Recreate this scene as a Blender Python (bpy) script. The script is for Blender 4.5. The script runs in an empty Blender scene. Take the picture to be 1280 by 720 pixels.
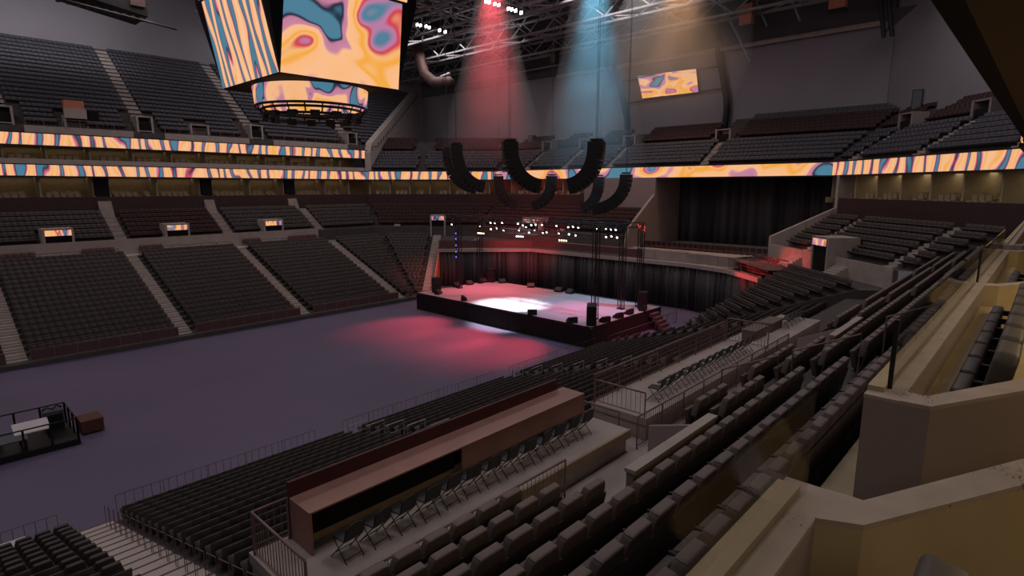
import bpy, bmesh, math, random
import numpy as np
from mathutils import Vector, Matrix
random.seed(7)
SC = bpy.context.scene
COL = SC.collection
PI = math.pi
H = 13.0
# ------------------------------------------------------------------ camera
F_PX, PITCH, YAW = 715.0, math.radians(10.0), math.radians(43.1)
cd = bpy.data.cameras.new('camera'); cam = bpy.data.objects.new('camera', cd); COL.objects.link(cam)
cd.sensor_width = 36.0; cd.lens = F_PX / 1280.0 * 36.0; cd.clip_start = 0.05; cd.clip_end = 400
cam.location = (0, 0, H); cam.rotation_euler = (PI / 2 - PITCH, 0, YAW - PI / 2)
SC.camera = cam
_c, _s = math.cos(PITCH), math.sin(PITCH)
_fw = (math.cos(YAW), math.sin(YAW)); _rt = (math.sin(YAW), -math.cos(YAW))
def ray(x, y):
    r = (x - 640) / F_PX; u = (360 - y) / F_PX
    fh = _c + u * _s; v = -_s + u * _c
    return (fh * _fw[0] + r * _rt[0], fh * _fw[1] + r * _rt[1], v)
def atZ(x, y, Z):
    d = ray(x, y); k = (Z - H) / d[2]; return (d[0] * k, d[1] * k, Z)
def atY(x, y, Y):
    d = ray(x, y); k = Y / d[1]; return (d[0] * k, Y, H + d[2] * k)
def atX(x, y, X):
    d = ray(x, y); k = X / d[0]; return (X, d[1] * k, H + d[2] * k)
def pr(p):
    fh = p[0] * _fw[0] + p[1] * _fw[1]; r = p[0] * _rt[0] + p[1] * _rt[1]; v = p[2] - H
    dep = fh * _c - v * _s; up = fh * _s + v * _c
    if dep < 0.05: return (-9999, -9999)
    return (640 + F_PX * r / dep, 360 - F_PX * up / dep)

# ------------------------------------------------------------------ materials
def lin(c):
    return tuple(((v / 255) / 12.92 if v / 255 <= 0.04045 else ((v / 255 + 0.055) / 1.055) ** 2.4) for v in c)
def mat(name, col, rough=0.7, var=0.12, scale=3.0, metal=0.0, bump=0.0, spec=0.3):
    m = bpy.data.materials.new(name); m.use_nodes = True
    nt = m.node_tree; b = nt.nodes['Principled BSDF']
    b.inputs['Roughness'].default_value = rough; b.inputs['Metallic'].default_value = metal
    b.inputs['Specular IOR Level'].default_value = spec
    tc = nt.nodes.new('ShaderNodeTexCoord'); n = nt.nodes.new('ShaderNodeTexNoise')
    n.inputs['Scale'].default_value = scale; n.inputs['Detail'].default_value = 4
    nt.links.new(tc.outputs['Object'], n.inputs['Vector'])
    r = nt.nodes.new('ShaderNodeValToRGB')
    r.color_ramp.elements[0].position = 0.3; r.color_ramp.elements[1].position = 0.7
    r.color_ramp.elements[0].color = tuple(v * (1 - var) for v in col) + (1,)
    r.color_ramp.elements[1].color = tuple(min(1, v * (1 + var)) for v in col) + (1,)
    nt.links.new(n.outputs['Fac'], r.inputs['Fac']); nt.links.new(r.outputs['Color'], b.inputs['Base Color'])
    if bump:
        bp = nt.nodes.new('ShaderNodeBump'); bp.inputs['Strength'].default_value = bump
        nt.links.new(n.outputs['Fac'], bp.inputs['Height']); nt.links.new(bp.outputs['Normal'], b.inputs['Normal'])
    return m
def emit(name, col, strength):
    m = bpy.data.materials.new(name); m.use_nodes = True
    b = m.node_tree.nodes['Principled BSDF']
    b.inputs['Base Color'].default_value = (0.02, 0.02, 0.02, 1)
    b.inputs['Emission Color'].default_value = tuple(col) + (1,); b.inputs['Emission Strength'].default_value = strength
    return m
def led(name, su, sv, seed, strength=1.0, scale=1.0, dist=1.2, shear=0.0):
    """flowing marbled colours on an LED screen; UV is in metres"""
    m = bpy.data.materials.new(name); m.use_nodes = True
    nt = m.node_tree; b = nt.nodes['Principled BSDF']
    b.inputs['Base Color'].default_value = (0.015, 0.015, 0.015, 1); b.inputs['Roughness'].default_value = 0.5
    uv = nt.nodes.new('ShaderNodeUVMap'); mp = nt.nodes.new('ShaderNodeMapping')
    mp.inputs['Location'].default_value = (seed * 3.7, seed * 1.3, seed)
    mp.inputs['Scale'].default_value = (su, sv, 1); mp.inputs['Rotation'].default_value = (0, 0, shear)
    nt.links.new(uv.outputs['UV'], mp.inputs['Vector'])
    n = nt.nodes.new('ShaderNodeTexNoise'); n.inputs['Scale'].default_value = scale
    n.inputs['Detail'].default_value = 1.2; n.inputs['Distortion'].default_value = dist; n.inputs['Roughness'].default_value = 0.4
    nt.links.new(mp.outputs['Vector'], n.inputs['Vector'])
    r = nt.nodes.new('ShaderNodeValToRGB'); cr = r.color_ramp
    stops = [(0.0, (78, 128, 152)), (0.37, (78, 128, 152)), (0.395, (30, 45, 62)), (0.415, (196, 128, 158)), (0.45, (205, 135, 160)),
             (0.475, (255, 192, 142)), (0.54, (255, 190, 132)), (0.575, (250, 172, 66)), (0.605, (252, 186, 118)), (0.635, (212, 66, 82)),
             (0.655, (190, 125, 165)), (0.70, (80, 128, 155)), (0.78, (255, 190, 140))]
    cr.interpolation = 'EASE'; cr.elements[0].position = stops[0][0]; cr.elements[0].color = lin(stops[0][1]) + (1,)
    cr.elements[1].position = stops[-1][0]; cr.elements[1].color = lin(stops[-1][1]) + (1,)
    for p, c in stops[1:-1]:
        e = cr.elements.new(p); e.color = lin(c) + (1,)
    nt.links.new(n.outputs['Fac'], r.inputs['Fac'])
    nt.links.new(r.outputs['Color'], b.inputs['Emission Color']); b.inputs['Emission Strength'].default_value = strength
    return m
def ledw(name, su, sv, seed, strength=0.92, scale=0.24, dist=5.0, mixn=0.3, dscale=1.0):
    m = led(name, su, sv, seed, strength, 0.5, 0.6)
    nt = m.node_tree
    n = [x for x in nt.nodes if x.type == 'TEX_NOISE'][0]; mp = [x for x in nt.nodes if x.type == 'MAPPING'][0]; r = [x for x in nt.nodes if x.type == 'VALTORGB'][0]
    wv = nt.nodes.new('ShaderNodeTexWave'); wv.inputs['Scale'].default_value = scale; wv.inputs['Distortion'].default_value = dist
    wv.inputs['Detail'].default_value = 1.0; wv.inputs['Detail Scale'].default_value = dscale
    nt.links.new(mp.outputs['Vector'], wv.inputs['Vector'])
    a = nt.nodes.new('ShaderNodeMath'); a.operation = 'MULTIPLY'; a.inputs[1].default_value = 1 - mixn
    b = nt.nodes.new('ShaderNodeMath'); b.operation = 'MULTIPLY_ADD'; b.inputs[1].default_value = mixn
    nt.links.new(wv.outputs['Fac'], a.inputs[0]); nt.links.new(n.outputs['Fac'], b.inputs[0]); nt.links.new(a.outputs[0], b.inputs[2])
    nt.links.new(b.outputs[0], r.inputs['Fac'])
    cr = r.color_ramp
    while len(cr.elements) > 2: cr.elements.remove(cr.elements[1])
    stops = [(0.10, (70, 122, 150)), (0.20, (78, 128, 152)), (0.27, (42, 56, 74)), (0.32, (205, 74, 92)), (0.39, (200, 135, 168)), (0.45, (255, 190, 142)),
             (0.55, (255, 192, 142)), (0.66, (250, 178, 84)), (0.76, (255, 192, 138)), (0.92, (255, 198, 156))]
    cr.elements[0].position = stops[0][0]; cr.elements[0].color = lin(stops[0][1]) + (1,)
    cr.elements[1].position = stops[-1][0]; cr.elements[1].color = lin(stops[-1][1]) + (1,)
    for p, c in stops[1:-1]:
        e = cr.elements.new(p); e.color = lin(c) + (1,)
    return m
M = {}
M['floor'] = mat('arena_floor', (0.158, 0.134, 0.225), 0.5, 0.10, 0.12, spec=0.25)
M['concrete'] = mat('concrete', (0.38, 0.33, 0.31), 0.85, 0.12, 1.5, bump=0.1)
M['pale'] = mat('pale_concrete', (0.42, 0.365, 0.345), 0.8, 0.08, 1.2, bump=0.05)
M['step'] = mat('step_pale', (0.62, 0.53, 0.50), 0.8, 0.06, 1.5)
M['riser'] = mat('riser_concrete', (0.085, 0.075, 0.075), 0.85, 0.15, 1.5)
M['wall'] = mat('upper_wall', (0.27, 0.255, 0.285), 0.9, 0.05, 0.2)
M['roof'] = mat('roof_deck', (0.10, 0.098, 0.105), 0.9, 0.1, 0.3)
M['steel'] = mat('truss_steel', (0.34, 0.335, 0.36), 0.5, 0.1, 1.0, 0.2)
M['seat'] = mat('seat_dark', (0.074, 0.062, 0.061), 0.55, 0.1, 5, spec=0.35)
M['seatu'] = mat('seat_upper', (0.085, 0.082, 0.10), 0.55, 0.1, 5, spec=0.3)
M['burg'] = mat('burgundy_cover', (0.055, 0.028, 0.030), 0.7, 0.1, 2)
M['pad'] = mat('pad_fabric', (0.175, 0.138, 0.130), 0.6, 0.08, 6, bump=0.05, spec=0.4)
M['shell'] = mat('seat_shell', (0.078, 0.060, 0.058), 0.5, 0.08, 4, spec=0.4)
M['rail'] = mat('rail_metal', (0.25, 0.17, 0.165), 0.45, 0.1, 4, 0.3)
M['raild'] = mat('rail_dark_red', (0.13, 0.07, 0.075), 0.5, 0.1, 4, 0.2)
M['khaki'] = mat('suite_khaki', (0.42, 0.34, 0.22), 0.8, 0.08, 2)
M['ledge'] = mat('ledge_stone', (0.40, 0.335, 0.30), 0.75, 0.12, 5, bump=0.12)
M['grey'] = mat('wall_taupe', (0.28, 0.225, 0.22), 0.85, 0.05, 1)
M['ledgep'] = mat('partition_paint', (0.42, 0.36, 0.25), 0.8, 0.06, 2)
M['tan'] = mat('tan_edge', (0.36, 0.28, 0.19), 0.8, 0.08, 3)
M['wood'] = mat('desk_laminate', (0.36, 0.19, 0.165), 0.45, 0.08, 1.5)
M['maroon'] = mat('desk_maroon', (0.085, 0.03, 0.032), 0.6, 0.08, 2)
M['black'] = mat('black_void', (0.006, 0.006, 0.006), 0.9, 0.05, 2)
M['blackp'] = mat('black_plastic', (0.018, 0.017, 0.018), 0.5, 0.1, 5)
M['chair'] = mat('folding_chair_black', (0.028, 0.028, 0.03), 0.5, 0.1, 6, spec=0.4)
M['curtain'] = mat('black_drape', (0.045, 0.043, 0.048), 0.9, 0.15, 1.0)
M['deck'] = mat('stage_deck', (0.44, 0.40, 0.45), 0.4, 0.04, 0.6)
M['skirt'] = mat('stage_skirt', (0.02, 0.018, 0.02), 0.9, 0.15, 2)
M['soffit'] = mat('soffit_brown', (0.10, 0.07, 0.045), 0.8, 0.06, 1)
M['duct'] = mat('duct_metal', (0.12, 0.075, 0.068), 0.45, 0.08, 1, 0.3)
M['salmon'] = mat('salmon_box', (0.55, 0.20, 0.13), 0.7, 0.08, 1)  # the booths' orange light is put into this base colour
M['terra'] = mat('orange_wall_paint', (0.50, 0.16, 0.10), 0.8, 0.06, 1)  # orange stage light put into the wall's base colour
M['white'] = mat('white_top', (0.75, 0.70, 0.72), 0.6, 0.04, 3)
M['brown'] = mat('brown_case', (0.14, 0.055, 0.04), 0.6, 0.08, 3)
M['slate'] = mat('console_slate', (0.10, 0.11, 0.13), 0.4, 0.1, 3)
M['suiteseat'] = mat('suite_leather', (0.085, 0.07, 0.068), 0.5, 0.08, 5, spec=0.45)
M['silver'] = mat('silver_frame', (0.30, 0.28, 0.27), 0.4, 0.08, 4, 0.4)
M['lamp'] = emit('lamp_white', (1, 0.93, 0.9), 9)
M['lampw'] = emit('lamp_warm', (1, 0.82, 0.5), 9)
M['lampb'] = emit('lamp_blue', (0.12, 0.12, 1), 2.5)
M['lampr'] = emit('lamp_red', (1, 0.12, 0.1), 1.0)
M['ledrib'] = ledw('led_ribbon', 1.0, 0.40, 1.0, 0.90, 0.22, 7.5, 0.40, 2.0)
M['ledbig'] = led('led_screen_big', 0.21, 0.24, 2.9, 0.95, 1.0, 0.7)
M['ledwave'] = ledw('led_screen_wave', 1.0, 0.22, 3.1, 0.93, 0.27, 7.0, 0.24, 2.6)
M['ledring'] = led('led_ring', 0.36, 0.3, 4.4, 0.9, 1.0, 1.3)
M['ledwall'] = led('led_wall_screen', 0.16, 0.4, 5.2, 0.95, 1.0, 1.4)
M['ledblob'] = led('led_ribbon_blobs', 0.24, 0.30, 8.3, 0.92, 1.0, 0.15)
M['ledsign'] = led('led_portal', 0.9, 0.25, 6.6, 0.9, 1.0, 0.8)
def glass_mat():
    m = bpy.data.materials.new('guard_glass'); m.use_nodes = True
    nt = m.node_tree; nt.nodes.clear()
    out = nt.nodes.new('ShaderNodeOutputMaterial'); mx = nt.nodes.new('ShaderNodeMixShader')
    t = nt.nodes.new('ShaderNodeBsdfTransparent'); t.inputs['Color'].default_value = (0.93, 0.93, 0.92, 1)
    g = nt.nodes.new('ShaderNodeBsdfGlossy'); g.inputs['Roughness'].default_value = 0.02; g.inputs['Color'].default_value = (0.6, 0.6, 0.6, 1)
    lw = nt.nodes.new('ShaderNodeLayerWeight'); lw.inputs['Blend'].default_value = 0.5
    pw = nt.nodes.new('ShaderNodeMath'); pw.operation = 'POWER'; pw.inputs[1].default_value = 4.0
    sc_ = nt.nodes.new('ShaderNodeMath'); sc_.operation = 'MULTIPLY_ADD'; sc_.inputs[1].default_value = 0.5; sc_.inputs[2].default_value = 0.035
    nt.links.new(lw.outputs['Facing'], pw.inputs[0]); nt.links.new(pw.outputs[0], sc_.inputs[0])
    nt.links.new(sc_.outputs[0], mx.inputs[0]); nt.links.new(t.outputs[0], mx.inputs[1]); nt.links.new(g.outputs[0], mx.inputs[2])
    nt.links.new(mx.outputs[0], out.inputs['Surface'])
    return m
M['glass'] = glass_mat()
def drape_mat():
    m = mat('drape_folds', (0.062, 0.059, 0.066), 0.9, 0.75, 1.0)
    nt = m.node_tree
    n = [x for x in nt.nodes if x.type == 'TEX_NOISE'][0]
    mp = nt.nodes.new('ShaderNodeMapping'); mp.inputs['Scale'].default_value = (1.1, 1.1, 0.012)  # tall noise stripes put the folds' light and shade into the colour
    tc = [x for x in nt.nodes if x.type == 'TEX_COORD'][0]
    nt.links.new(tc.outputs['Object'], mp.inputs['Vector']); nt.links.new(mp.outputs['Vector'], n.inputs['Vector'])
    n.inputs['Scale'].default_value = 1.0
    return m
M['drape'] = drape_mat()
def ledge_mat():   # stone with dark speckles and hairline cracks
    m = mat('ledge_speckled', (0.37, 0.31, 0.28), 0.75, 0.10, 6)
    nt = m.node_tree; b = nt.nodes['Principled BSDF']
    tc = [x for x in nt.nodes if x.type == 'TEX_COORD'][0]
    r0 = [x for x in nt.nodes if x.type == 'VALTORGB'][0]
    n = nt.nodes.new('ShaderNodeTexNoise'); n.inputs['Scale'].default_value = 75; n.inputs['Detail'].default_value = 3
    n2 = nt.nodes.new('ShaderNodeTexNoise'); n2.inputs['Scale'].default_value = 3.5
    nt.links.new(tc.outputs['Object'], n.inputs['Vector']); nt.links.new(tc.outputs['Object'], n2.inputs['Vector'])
    ml = nt.nodes.new('ShaderNodeMath'); ml.operation = 'MULTIPLY'
    nt.links.new(n.outputs['Fac'], ml.inputs[0]); nt.links.new(n2.outputs['Fac'], ml.inputs[1])
    r = nt.nodes.new('ShaderNodeValToRGB'); r.color_ramp.elements[0].position = 0.375; r.color_ramp.elements[1].position = 0.395
    r.color_ramp.elements[0].color = (0, 0, 0, 1); r.color_ramp.elements[1].color = (1, 1, 1, 1)
    nt.links.new(ml.outputs[0], r.inputs['Fac'])
    mx = nt.nodes.new('ShaderNodeMix'); mx.data_type = 'RGBA'
    nt.links.new(r.outputs['Color'], mx.inputs['Factor']); nt.links.new(r0.outputs['Color'], mx.inputs['A'])
    mx.inputs['B'].default_value = (0.07, 0.055, 0.05, 1)
    nt.links.new(mx.outputs['Result'], b.inputs['Base Color'])
    return m
M['ledge'] = ledge_mat()

# ------------------------------------------------------------------ mesh builder
class MB:
    def __init__(s): s.v = []; s.f = []; s.m = []; s.uv = {}
    def add(s, vs, fs, m=0):
        o = len(s.v); s.v += [tuple(p) for p in vs]
        for f in fs: s.f.append(tuple(i + o for i in f)); s.m.append(m)
        return s
    def box(s, x0, x1, y0, y1, z0, z1, m=0):
        vs = [(x0, y0, z0), (x1, y0, z0), (x1, y1, z0), (x0, y1, z0), (x0, y0, z1), (x1, y0, z1), (x1, y1, z1), (x0, y1, z1)]
        return s.add(vs, BOXF, m)
    def obox(s, c, u, v, w, m=0):
        c, u, v, w = map(Vector, (c, u, v, w))
        vs = [c - u - v - w, c + u - v - w, c + u + v - w, c - u + v - w, c - u - v + w, c + u - v + w, c + u + v + w, c - u + v + w]
        return s.add(vs, BOXF, m)
    def beam(s, a, b, w, h=None, m=0):
        a, b = Vector(a), Vector(b); d = b - a; L = d.length
        if L < 1e-6: return s
        d /= L; up = Vector((0, 0, 1)) if abs(d.z) < 0.95 else Vector((1, 0, 0))
        u = d.cross(up).normalized(); v = u.cross(d)
        return s.obox((a + b) / 2, d * (L / 2), u * (w / 2), v * ((h or w) / 2), m)
    def tube(s, pts, r, n=6, m=0, caps=True):
        pts = [Vector(p) for p in pts]; rings = []; k = len(pts)
        rr = r if isinstance(r, (list, tuple)) else [r] * k
        for i, p in enumerate(pts):
            d = (pts[min(i + 1, k - 1)] - pts[max(i - 1, 0)]).normalized()
            up = Vector((0, 0, 1)) if abs(d.z) < 0.95 else Vector((1, 0, 0))
            u = d.cross(up).normalized(); w = u.cross(d)
            rings.append([p + (u * math.cos(2 * PI * j / n) + w * math.sin(2 * PI * j / n)) * rr[i] for j in range(n)])
        vs = [q for R in rings for q in R]; fs = []
        for i in range(k - 1):
            for j in range(n):
                a = i * n + j; b = i * n + (j + 1) % n
                fs.append((a, b, b + n, a + n))
        if caps: fs += [tuple(range(n - 1, -1, -1)), tuple(range((k - 1) * n, k * n))]
        return s.add(vs, fs, m)
    def prism(s, poly, z0, z1, m=0):
        n = len(poly)
        vs = [(x, y, z0) for x, y in poly] + [(x, y, z1) for x, y in poly]
        fs = [tuple(range(n - 1, -1, -1)), tuple(range(n, 2 * n))] + [(i, (i + 1) % n, (i + 1) % n + n, i + n) for i in range(n)]
        return s.add(vs, fs, m)
    def slab(s, face, off, m=0):
        """a polygon (3-D points) thickened by the vector off"""
        n = len(face); off = Vector(off)
        vs = [Vector(p) for p in face] + [Vector(p) + off for p in face]
        fs = [tuple(range(n - 1, -1, -1)), tuple(range(n, 2 * n))] + [(i, (i + 1) % n, (i + 1) % n + n, i + n) for i in range(n)]
        return s.add(vs, fs, m)
    def extrude_x(s, prof, x0, x1, m=0):
        n = len(prof)
        vs = [(x0, y, z) for y, z in prof] + [(x1, y, z) for y, z in prof]
        fs = [tuple(range(n)), tuple(range(2 * n - 1, n - 1, -1))] + [(i + n, (i + 1) % n + n, (i + 1) % n, i) for i in range(n)]
        return s.add(vs, fs, m)
    def mesh(s, name, mats, smooth=False, bevel=0.0, seg=2, uvs=None):
        me = bpy.data.meshes.new(name); me.from_pydata(s.v, [], s.f)
        for m in (mats if isinstance(mats, (list, tuple)) else [mats]): me.materials.append(m)
        me.polygons.foreach_set('material_index', s.m)
        bm = bmesh.new(); bm.from_mesh(me)
        if bevel:
            bmesh.ops.remove_doubles(bm, verts=bm.verts, dist=1e-5)
            bmesh.ops.bevel(bm, geom=[e for e in bm.edges if len(e.link_faces) == 2 and e.calc_face_angle(0) > 0.5], offset=bevel, segments=seg, affect='EDGES', profile=0.6)
        bmesh.ops.recalc_face_normals(bm, faces=bm.faces)
        bm.to_mesh(me); bm.free()
        if smooth:
            me.polygons.foreach_set('use_smooth', [True] * len(me.polygons))
        me.update(); return me
    def build(s, name, mats, parent=None, **k):
        return link(name, s.mesh(name, mats, **k), parent)
BOXF = [(0, 3, 2, 1), (4, 5, 6, 7), (0, 1, 5, 4), (1, 2, 6, 5), (2, 3, 7, 6), (3, 0, 4, 7)]
def link(name, me, parent=None):
    o = bpy.data.objects.new(name, me); COL.objects.link(o)
    if parent is not None: o.parent = parent
    return o
def tag(o, label=None, cat=None, group=None, kind=None):
    if label: o['label'] = label
    if cat: o['category'] = cat
    if group: o['group'] = group
    if kind: o['kind'] = kind
    return o
def thing(name, label, cat, loc=(0, 0, 0), rz=0.0, group=None):
    o = bpy.data.objects.new(name, None); COL.objects.link(o); o.location = loc; o.rotation_euler = (0, 0, rz)
    o.empty_display_size = 0.2
    return tag(o, label, cat, group)
def struct(mb, name, mats, **k):
    return tag(mb.build(name, mats, **k), kind='structure')
def kids(o): return [c for c in COL.objects if c.parent is o]
def dup(root, ch, loc, rz, label=None, group=None, sub=None):
    r = root.copy(); COL.objects.link(r); r.location = loc; r.rotation_euler = (0, 0, rz)
    if label: r['label'] = label
    if group: r['group'] = group
    for c in ch:
        q = c.copy(); COL.objects.link(q); q.parent = r
        for g in (sub or {}).get(c.name, ()):
            w = g.copy(); COL.objects.link(w); w.parent = q
    return r
ORD = 'zeroth first second third fourth fifth sixth seventh eighth ninth tenth eleventh twelfth thirteenth fourteenth fifteenth sixteenth seventeenth eighteenth nineteenth'.split()
TENS = {2: ('twenty', 'twentieth'), 3: ('thirty', 'thirtieth'), 4: ('forty', 'fortieth'), 5: ('fifty', 'fiftieth'), 6: ('sixty', 'sixtieth'), 7: ('seventy', 'seventieth'), 8: ('eighty', 'eightieth'), 9: ('ninety', 'ninetieth')}
def ordw(n):
    if n < 20: return ORD[n]
    t, u = divmod(n, 10)
    return TENS[t][1] if u == 0 else TENS[t][0] + '-' + ORD[u]

# ------------------------------------------------------------------ the bowl: five straight sides with mitred corners
R2 = math.sqrt(0.5)
SEG = {'N': ((0, 1), 53.2), 'NE': ((R2, R2), 66.0), 'E': ((1, 0), 40.2), 'SE': ((R2, -R2), 9.8), 'S': ((0, -1), -24.8)}
def isect(a, da, b, db):
    (n1, c1), (n2, c2) = SEG[a], SEG[b]; c1 += da; c2 += db
    det = n1[0] * n2[1] - n1[1] * n2[0]
    return ((c1 * n2[1] - c2 * n1[1]) / det, (n1[0] * c2 - n2[0] * c1) / det)
def along(seg, d, x=None, t=None):
    """point on the offset line: by X for N and S, by tangential coordinate t otherwise"""
    n, c = SEG[seg]
    if x is not None: return (x, n[1] * (c + d))
    return (n[0] * (c + d) - n[1] * t, n[1] * (c + d) + n[0] * t)
def tcoord(seg, p):
    n, _ = SEG[seg]; return -n[1] * p[0] + n[0] * p[1]
XW, XWS = -14.0, -6.0
def ends(seg, d, lo=None, hi=None):
    """the two end points of the offset line of one side (order W/N first), lo / hi = tangential limits that replace the mitre"""
    if seg == 'N': a, b = (XW, SEG['N'][1] + d), isect('N', d, 'NE', d)
    elif seg == 'NE': a, b = isect('N', d, 'NE', d), isect('NE', d, 'E', d)
    elif seg == 'E': a, b = isect('NE', d, 'E', d), isect('E', d, 'SE', d)
    elif seg == 'SE': a, b = isect('E', d, 'SE', d), isect('SE', d, 'S', d)
    else: a, b = isect('SE', d, 'S', d), (XWS, -(SEG['S'][1] + d))
    if lo is not None or hi is not None:
        ta, tb = tcoord(seg, a), tcoord(seg, b)
        sgn = 1 if tb > ta else -1
        L, Hh = min(ta, tb), max(ta, tb)
        if lo is not None: L = max(L, lo)
        if hi is not None: Hh = min(Hh, hi)
        if Hh <= L: return None
        pa, pb = along(seg, d, t=L), along(seg, d, t=Hh)
        return (pa, pb) if sgn > 0 else (pb, pa)
    return a, b

# seat positions are gathered for the one big seat object; a near subset becomes individual seats
far = []            # (x, y, z, angle, material index, scale)
def seat_row(seg, d, z, pitch, mi, skip=None, lo=None, hi=None, sc=1.0, keep=None):
    e = ends(seg, d, lo, hi)
    if e is None: return
    a, b = Vector(e[0]), Vector(e[1]); L = (b - a).length
    if L < pitch: return
    n = SEG[seg][0]; ang = math.atan2(-n[1], -n[0]) - PI / 2      # local +Y faces the floor
    u = (b - a) / L
    if seg in ('N', 'S'):
        k0 = math.ceil((min(a.x, b.x) + 0.3) / pitch); k1 = math.floor((max(a.x, b.x) - 0.3) / pitch)
        pts = [Vector((k * pitch, a.y)) for k in range(k0, k1 + 1)]
    else:
        cnt = int((L - 0.5) / pitch); s0 = (L - cnt * pitch) / 2
        pts = [a + u * (s0 + pitch * (i + 0.5)) for i in range(cnt)]
    for p in pts:
        if skip and skip(p.x, p.y): continue
        m = mi(p.x, p.y) if callable(mi) else mi
        if keep is not None: keep.append((p.x, p.y, z, ang))
        else: far.append((p.x, p.y, z, ang, m, sc))

def sweep(mb, seg, prof, lo=None, hi=None, m=0):
    """a band along one side: prof = [(d, z), ...]"""
    rows = []
    for d, z in prof:
        e = ends(seg, d, lo, hi)
        if e is None: continue
        rows.append(((e[0][0], e[0][1], z), (e[1][0], e[1][1], z)))
    for p, q in zip(rows, rows[1:]):
        mb.add([p[0], p[1], q[1], q[0]], [(0, 1, 2, 3)], m)

def steps(d0, z0, tread, rise, n):
    prof = []
    for k in range(n):
        prof += [(d0 + k * tread, z0 + k * rise), (d0 + (k + 1) * tread, z0 + k * rise)]
    return prof

# ---- lower bowl: 18 rows from the floor wall to the cross aisle at z = 6
LT, LR, LN = 0.815, 0.312, 18
lowprof = [(0, 0), (0, 0.35)] + steps(0.25, 0.35, LT + 0.0, LR, LN)
lowprof = [(0, 0), (0, 0.35), (0.9, 0.35)] + [q for k in range(LN) for q in ((0.9 + k * LT, 0.42 + k * LR), (0.9 + (k + 1) * LT, 0.42 + k * LR))] + [(0.9 + LN * LT, 6.0), (17.7, 6.0), (17.7, 7.35)]
def lowrow(k): return 0.9 + k * LT, 0.42 + k * LR     # front of tread k, tread height
# club rows above the cross aisle
CT, CR, CN = 0.80, 0.38, 6
def clubrow(k): return 18.35 + k * CT, 7.25 + k * CR
clubprof = [(17.7, 7.25)] + [q for k in range(CN) for q in ((18.35 + k * CT, 7.25 + k * CR), (18.35 + (k + 1) * CT, 7.25 + k * CR))] + [(23.35, 9.4), (24.0, 9.4)]
def clubrowX(k): return 18.35 + k * CT, 7.4 + k * 0.45     # far sides are a little steeper
clubprofX = [(17.7, 7.4)] + [q for k in range(CN) for q in ((18.35 + k * CT, 7.4 + k * 0.45), (18.35 + (k + 1) * CT, 7.4 + k * 0.45))] + [(24.0, 9.65)]
mb = MB()
sweep(mb, 'N', lowprof[:-1] + clubprofX)
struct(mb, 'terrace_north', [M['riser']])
mb = MB()
sweep(mb, 'NE', lowprof[:-1], lo=7.3)
sweep(mb, 'NE', [(9.3, 5.0), (17.7, 6.0)], hi=7.3)
sweep(mb, 'NE', [(17.7, 6.0)] + clubprofX)
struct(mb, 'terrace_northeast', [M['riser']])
mb = MB()
sweep(mb, 'E', [(16.6, 5.0), (17.7, 5.9)] + clubprofX, lo=36.2)
struct(mb, 'terrace_east', [M['riser']])
def se_hi(d): return 42.0 + 0.43 * d
mb = MB()
def se_strip(q0, q1):
    (d0, z0), (d1, z1) = q0, q1
    lo0 = tcoord('SE', isect('SE', d0, 'S', d0)); lo1 = tcoord('SE', isect('SE', d1, 'S', d1))
    dm = (d0 + d1) / 2
    h0, h1 = max(lo0 + .01, se_hi(d0)), max(lo1 + .01, se_hi(d1))
    A, B, C_, D_ = along('SE', d0, t=lo0), along('SE', d0, t=h0), along('SE', d1, t=h1), along('SE', d1, t=lo1)
    mb.add([(A[0], A[1], z0), (B[0], B[1], z0), (C_[0], C_[1], z1), (D_[0], D_[1], z1)], [(0, 1, 2, 3)], 0)
    if d1 > d0 + 1e-4: mb.add([(B[0], B[1], 0), (B[0], B[1], z0), (C_[0], C_[1], z1), (C_[0], C_[1], 0)], [(0, 1, 2, 3)], 0)
for q0, q1 in zip(lowprof[:-1], lowprof[1:-1]): se_strip(q0, q1)
a0, a1, a2, a3 = along('SE', 13.5, t=47.5), along('SE', 13.5, t=56.0), along('SE', 17.7, t=58.0), along('SE', 17.7, t=47.5)
mb.add([a0 + (6.0,), a1 + (6.0,), a2 + (6.0,), a3 + (6.0,)], [(0, 1, 2, 3)], 0)
sweep(mb, 'SE', [(17.7, 6.0)] + clubprofX, hi=55.6)
struct(mb, 'terrace_southeast', [M['riser']])
# ---- south terrace: with the broadcast platform strip cut out (X 4.4 .. 33, d 13.3 .. 16.6)
PX0, PX1 = 3.85, 33.0
mb = MB()
def s_sweep(prof, x0, x1):
    rows = [((x0, -(SEG['S'][1] + d) , z), (x1, -(SEG['S'][1] + d), z)) for d, z in prof]
    for p, q in zip(rows, rows[1:]): mb.add([p[0], p[1], q[1], q[0]], [(0, 1, 2, 3)], 0)
ST, SR = 0.80, 0.24
def srow(k): return -0.2 + k * ST, 0.26 + k * SR
def sprof(n): return [(-0.2, 0)] + [q for k in range(n) for q in ((-0.2 + k * ST, 0.26 + k * SR), (-0.2 + (k + 1) * ST, 0.26 + k * SR))]
kcut = 17; kcut2 = 17
s_sweep(sprof(kcut), PX0, 14.9); s_sweep(sprof(kcut2), 14.9, PX1)
sfull = sprof(19) + [(15.0, 5.3), (17.7, 5.3)]
s_sweep(sfull, XWS, PX0)
e0 = []
for d, z in sfull:
    e = ends('S', d); e0.append(((PX1, e[0][1], z), (max(PX1, e[0][0]), e[0][1], z)))
for p, q in zip(e0, e0[1:]): mb.add([p[0], p[1], q[1], q[0]], [(0, 1, 2, 3)], 0)
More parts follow.
